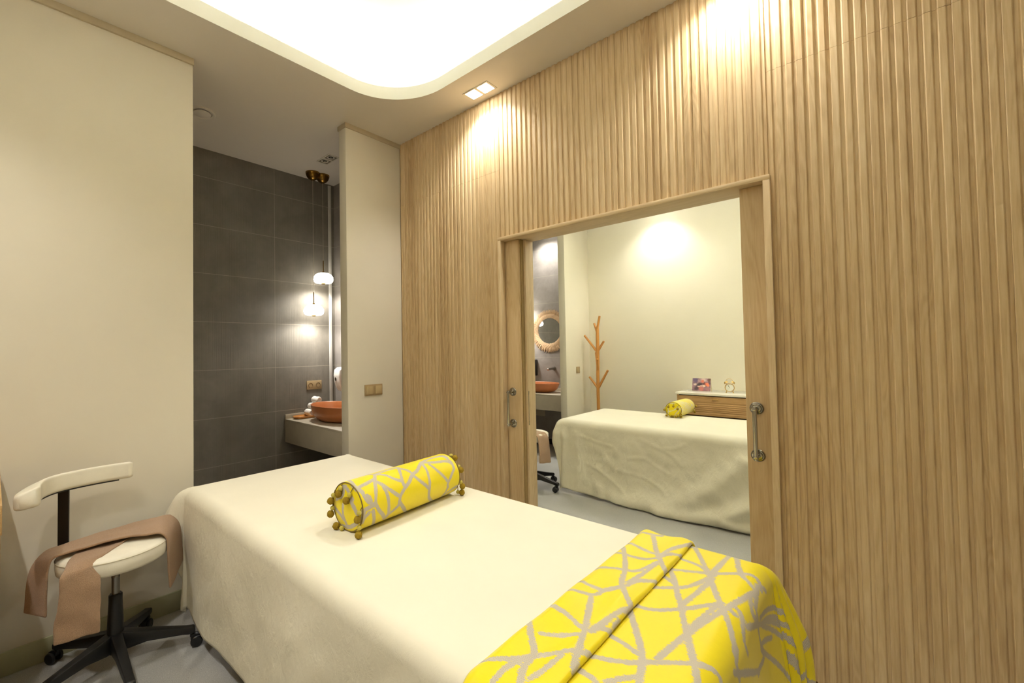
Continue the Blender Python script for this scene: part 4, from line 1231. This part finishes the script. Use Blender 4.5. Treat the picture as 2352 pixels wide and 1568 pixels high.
# coat tree in the far corner
t = thing('coat_tree', 'wooden coat tree in the corner of the second room', 'coat stand', (.205, 3.108, 0))
obj('post', tube(NB(), [(0, 0, 0.02), (-.006, 0, .8), (.002, 0, 1.30), (.004, 0, 1.66)], .0205, 14, 6), M['treewood'], t)
def branch(z0, dx, dy, z1, x0=.0):
    P0 = Vector((x0, 0, z0)); P1 = Vector((dx, dy, z1))
    obj('branch', tube(NB(), [P0, P0.lerp(P1, .5), P1], .0155, 12, 3, rf=lambda u: 1.1 - .25 * u), M['treewood'], t)
branch(1.615, .052, -.03, 1.80); branch(1.60, -.046, .02, 1.712)
branch(1.335, -.165, -.02, 1.558); branch(1.345, .092, -.01, 1.475)
branch(1.11, -.05, .06, 1.332); branch(1.10, .030, -.07, 1.250)
branch(.868, -.105, -.03, 1.02); branch(.875, .145, -.03, 1.108)
for k in range(4):
    a = PI / 4 + k * PI / 2
    obj('foot', tube(NB(), [(0, 0, .07), (.12 * math.cos(a), .12 * math.sin(a), .05), (.19 * math.cos(a), .19 * math.sin(a), .014)], .014, 10, 5), M['treewood'], t)

# round mirror with a raffia fringe
t = thing('round_mirror', 'round mirror with a raffia fringe above the basin in the second room', 'mirror', (-.632, YS, 1.650))
m = Matrix.Rotation(PI / 2, 4, 'X')
obj('glass', lathe(NB(), [(0, .020), (.186, .020), (.188, .018), (.188, .004)], 72, mat=m), M['mirror'], t, smooth=30)
fr_ = NB()
for k in range(9):
    q = .191 + .0072 * k
    n = 90
    tube(fr_, [((q + .0025 * math.sin(i * 1.9 + k)) * math.cos(2 * PI * i / n), -.020 - .006 * math.sin(PI * (k + .5) / 9) + .002 * math.sin(i * 2.7 + k), (q + .0025 * math.sin(i * 1.9 + k)) * math.sin(2 * PI * i / n)) for i in range(n + 1)], .0048, 6, 1)
obj('woven_rim', fr_, M['raffia'], t)
fg = NB(); rn = random.Random(12)
for i in range(420):
    a = 2 * PI * i / 420 + rn.uniform(-.01, .01); q0 = .248; q1 = .305 + rn.uniform(-.014, .016); da = rn.uniform(-.025, .025); yy = -.012 - rn.uniform(0, .014)
    tube(fg, [(q0 * math.cos(a), yy, q0 * math.sin(a)), ((q0 + q1) / 2 * math.cos(a + da * .4), yy - .004, (q0 + q1) / 2 * math.sin(a + da * .4)), (q1 * math.cos(a + da), yy + .002, q1 * math.sin(a + da))], .0042, 5, 2, rf=lambda u: 1.0 - .35 * u)
obj('fringe', fg, M['raffia'], t)

# wall tap and plumbing cover of the second basin
t = thing('wall_tap', 'grey metal wall tap above the basin in the second room', 'tap', (-.575, YS, 1.100))
obj('escutcheon', lathe(NB(), [(0, .006), (.026, .006), (.028, 0), (0, 0)], 28, mat=Matrix.Rotation(PI / 2, 4, 'X')), M['steel'], t)
obj('spout', tube(NB(), [(0, -.004, 0), (0, -.10, .0), (0, -.165, -.004), (0, -.178, -.012)], .0165, 18, 5), M['steel'], t)
t = box(NB(), -.92, -.742, YS - .006, YS, .395, .545, bev=.002)
obj('access_panel', t, M['counter'], bpy.data.objects['wall_far_niche_right'])
dispenser((-.905, YS, .99), 'dark soap dispenser on the tiles beside the left sliding door, second room', 'dwindow')
k = NB(); tb = bmesh.new(); lathe(tb, [(0, .022), (.009, .020), (.012, .012), (.008, 0), (0, 0)], 20); bmesh.ops.transform(tb, matrix=Matrix.Translation((3.128, -.0099, 1.098)) @ Matrix.Rotation(PI / 2, 4, 'X'), verts=tb.verts); merge(k, tb)
tag(obj('wall_button', k, M['orange']), 'tiny orange round button on the slatted wall at the right edge of the photo', 'button')

# ------------------------------------------------------------------ camera, world, view
cam = bpy.data.cameras.new('camera')
co = bpy.data.objects.new('camera', cam); link(co)
r_ = Vector((0.714886, 0.699066, -0.015645)); u_ = Vector((0.028054, -0.006319, 0.999586)); f_ = Vector((-0.698678, 0.715029, 0.024129))
mw = Matrix(((r_.x, u_.x, -f_.x), (r_.y, u_.y, -f_.y), (r_.z, u_.z, -f_.z))).to_4x4()
mw.translation = (2.77559, -2.341872, 1.4)
co.matrix_world = mw
cam.sensor_fit = 'HORIZONTAL'; cam.sensor_width = 36.0
cam.lens = 1012.5931 * 36 / 2352
cam.shift_x = 154.5541 / 2352; cam.shift_y = -5.7629 / 2352
cam.clip_start = .02
SC.camera = co
w = bpy.data.worlds.new('world'); SC.world = w; w.use_nodes = True
w.node_tree.nodes['Background'].inputs[0].default_value = (0, 0, 0, 1)
vs = SC.view_settings
vs.view_transform = 'Standard'; vs.look = 'None'; vs.gamma = 1; vs.use_curve_mapping = False
vs.exposure = EXPO
cy = SC.cycles
cy.use_denoising = True
cy.max_bounces = 10; cy.diffuse_bounces = 6; cy.glossy_bounces = 4
cy.sample_clamp_indirect = 6
cy.caustics_reflective = False; cy.caustics_refractive = False
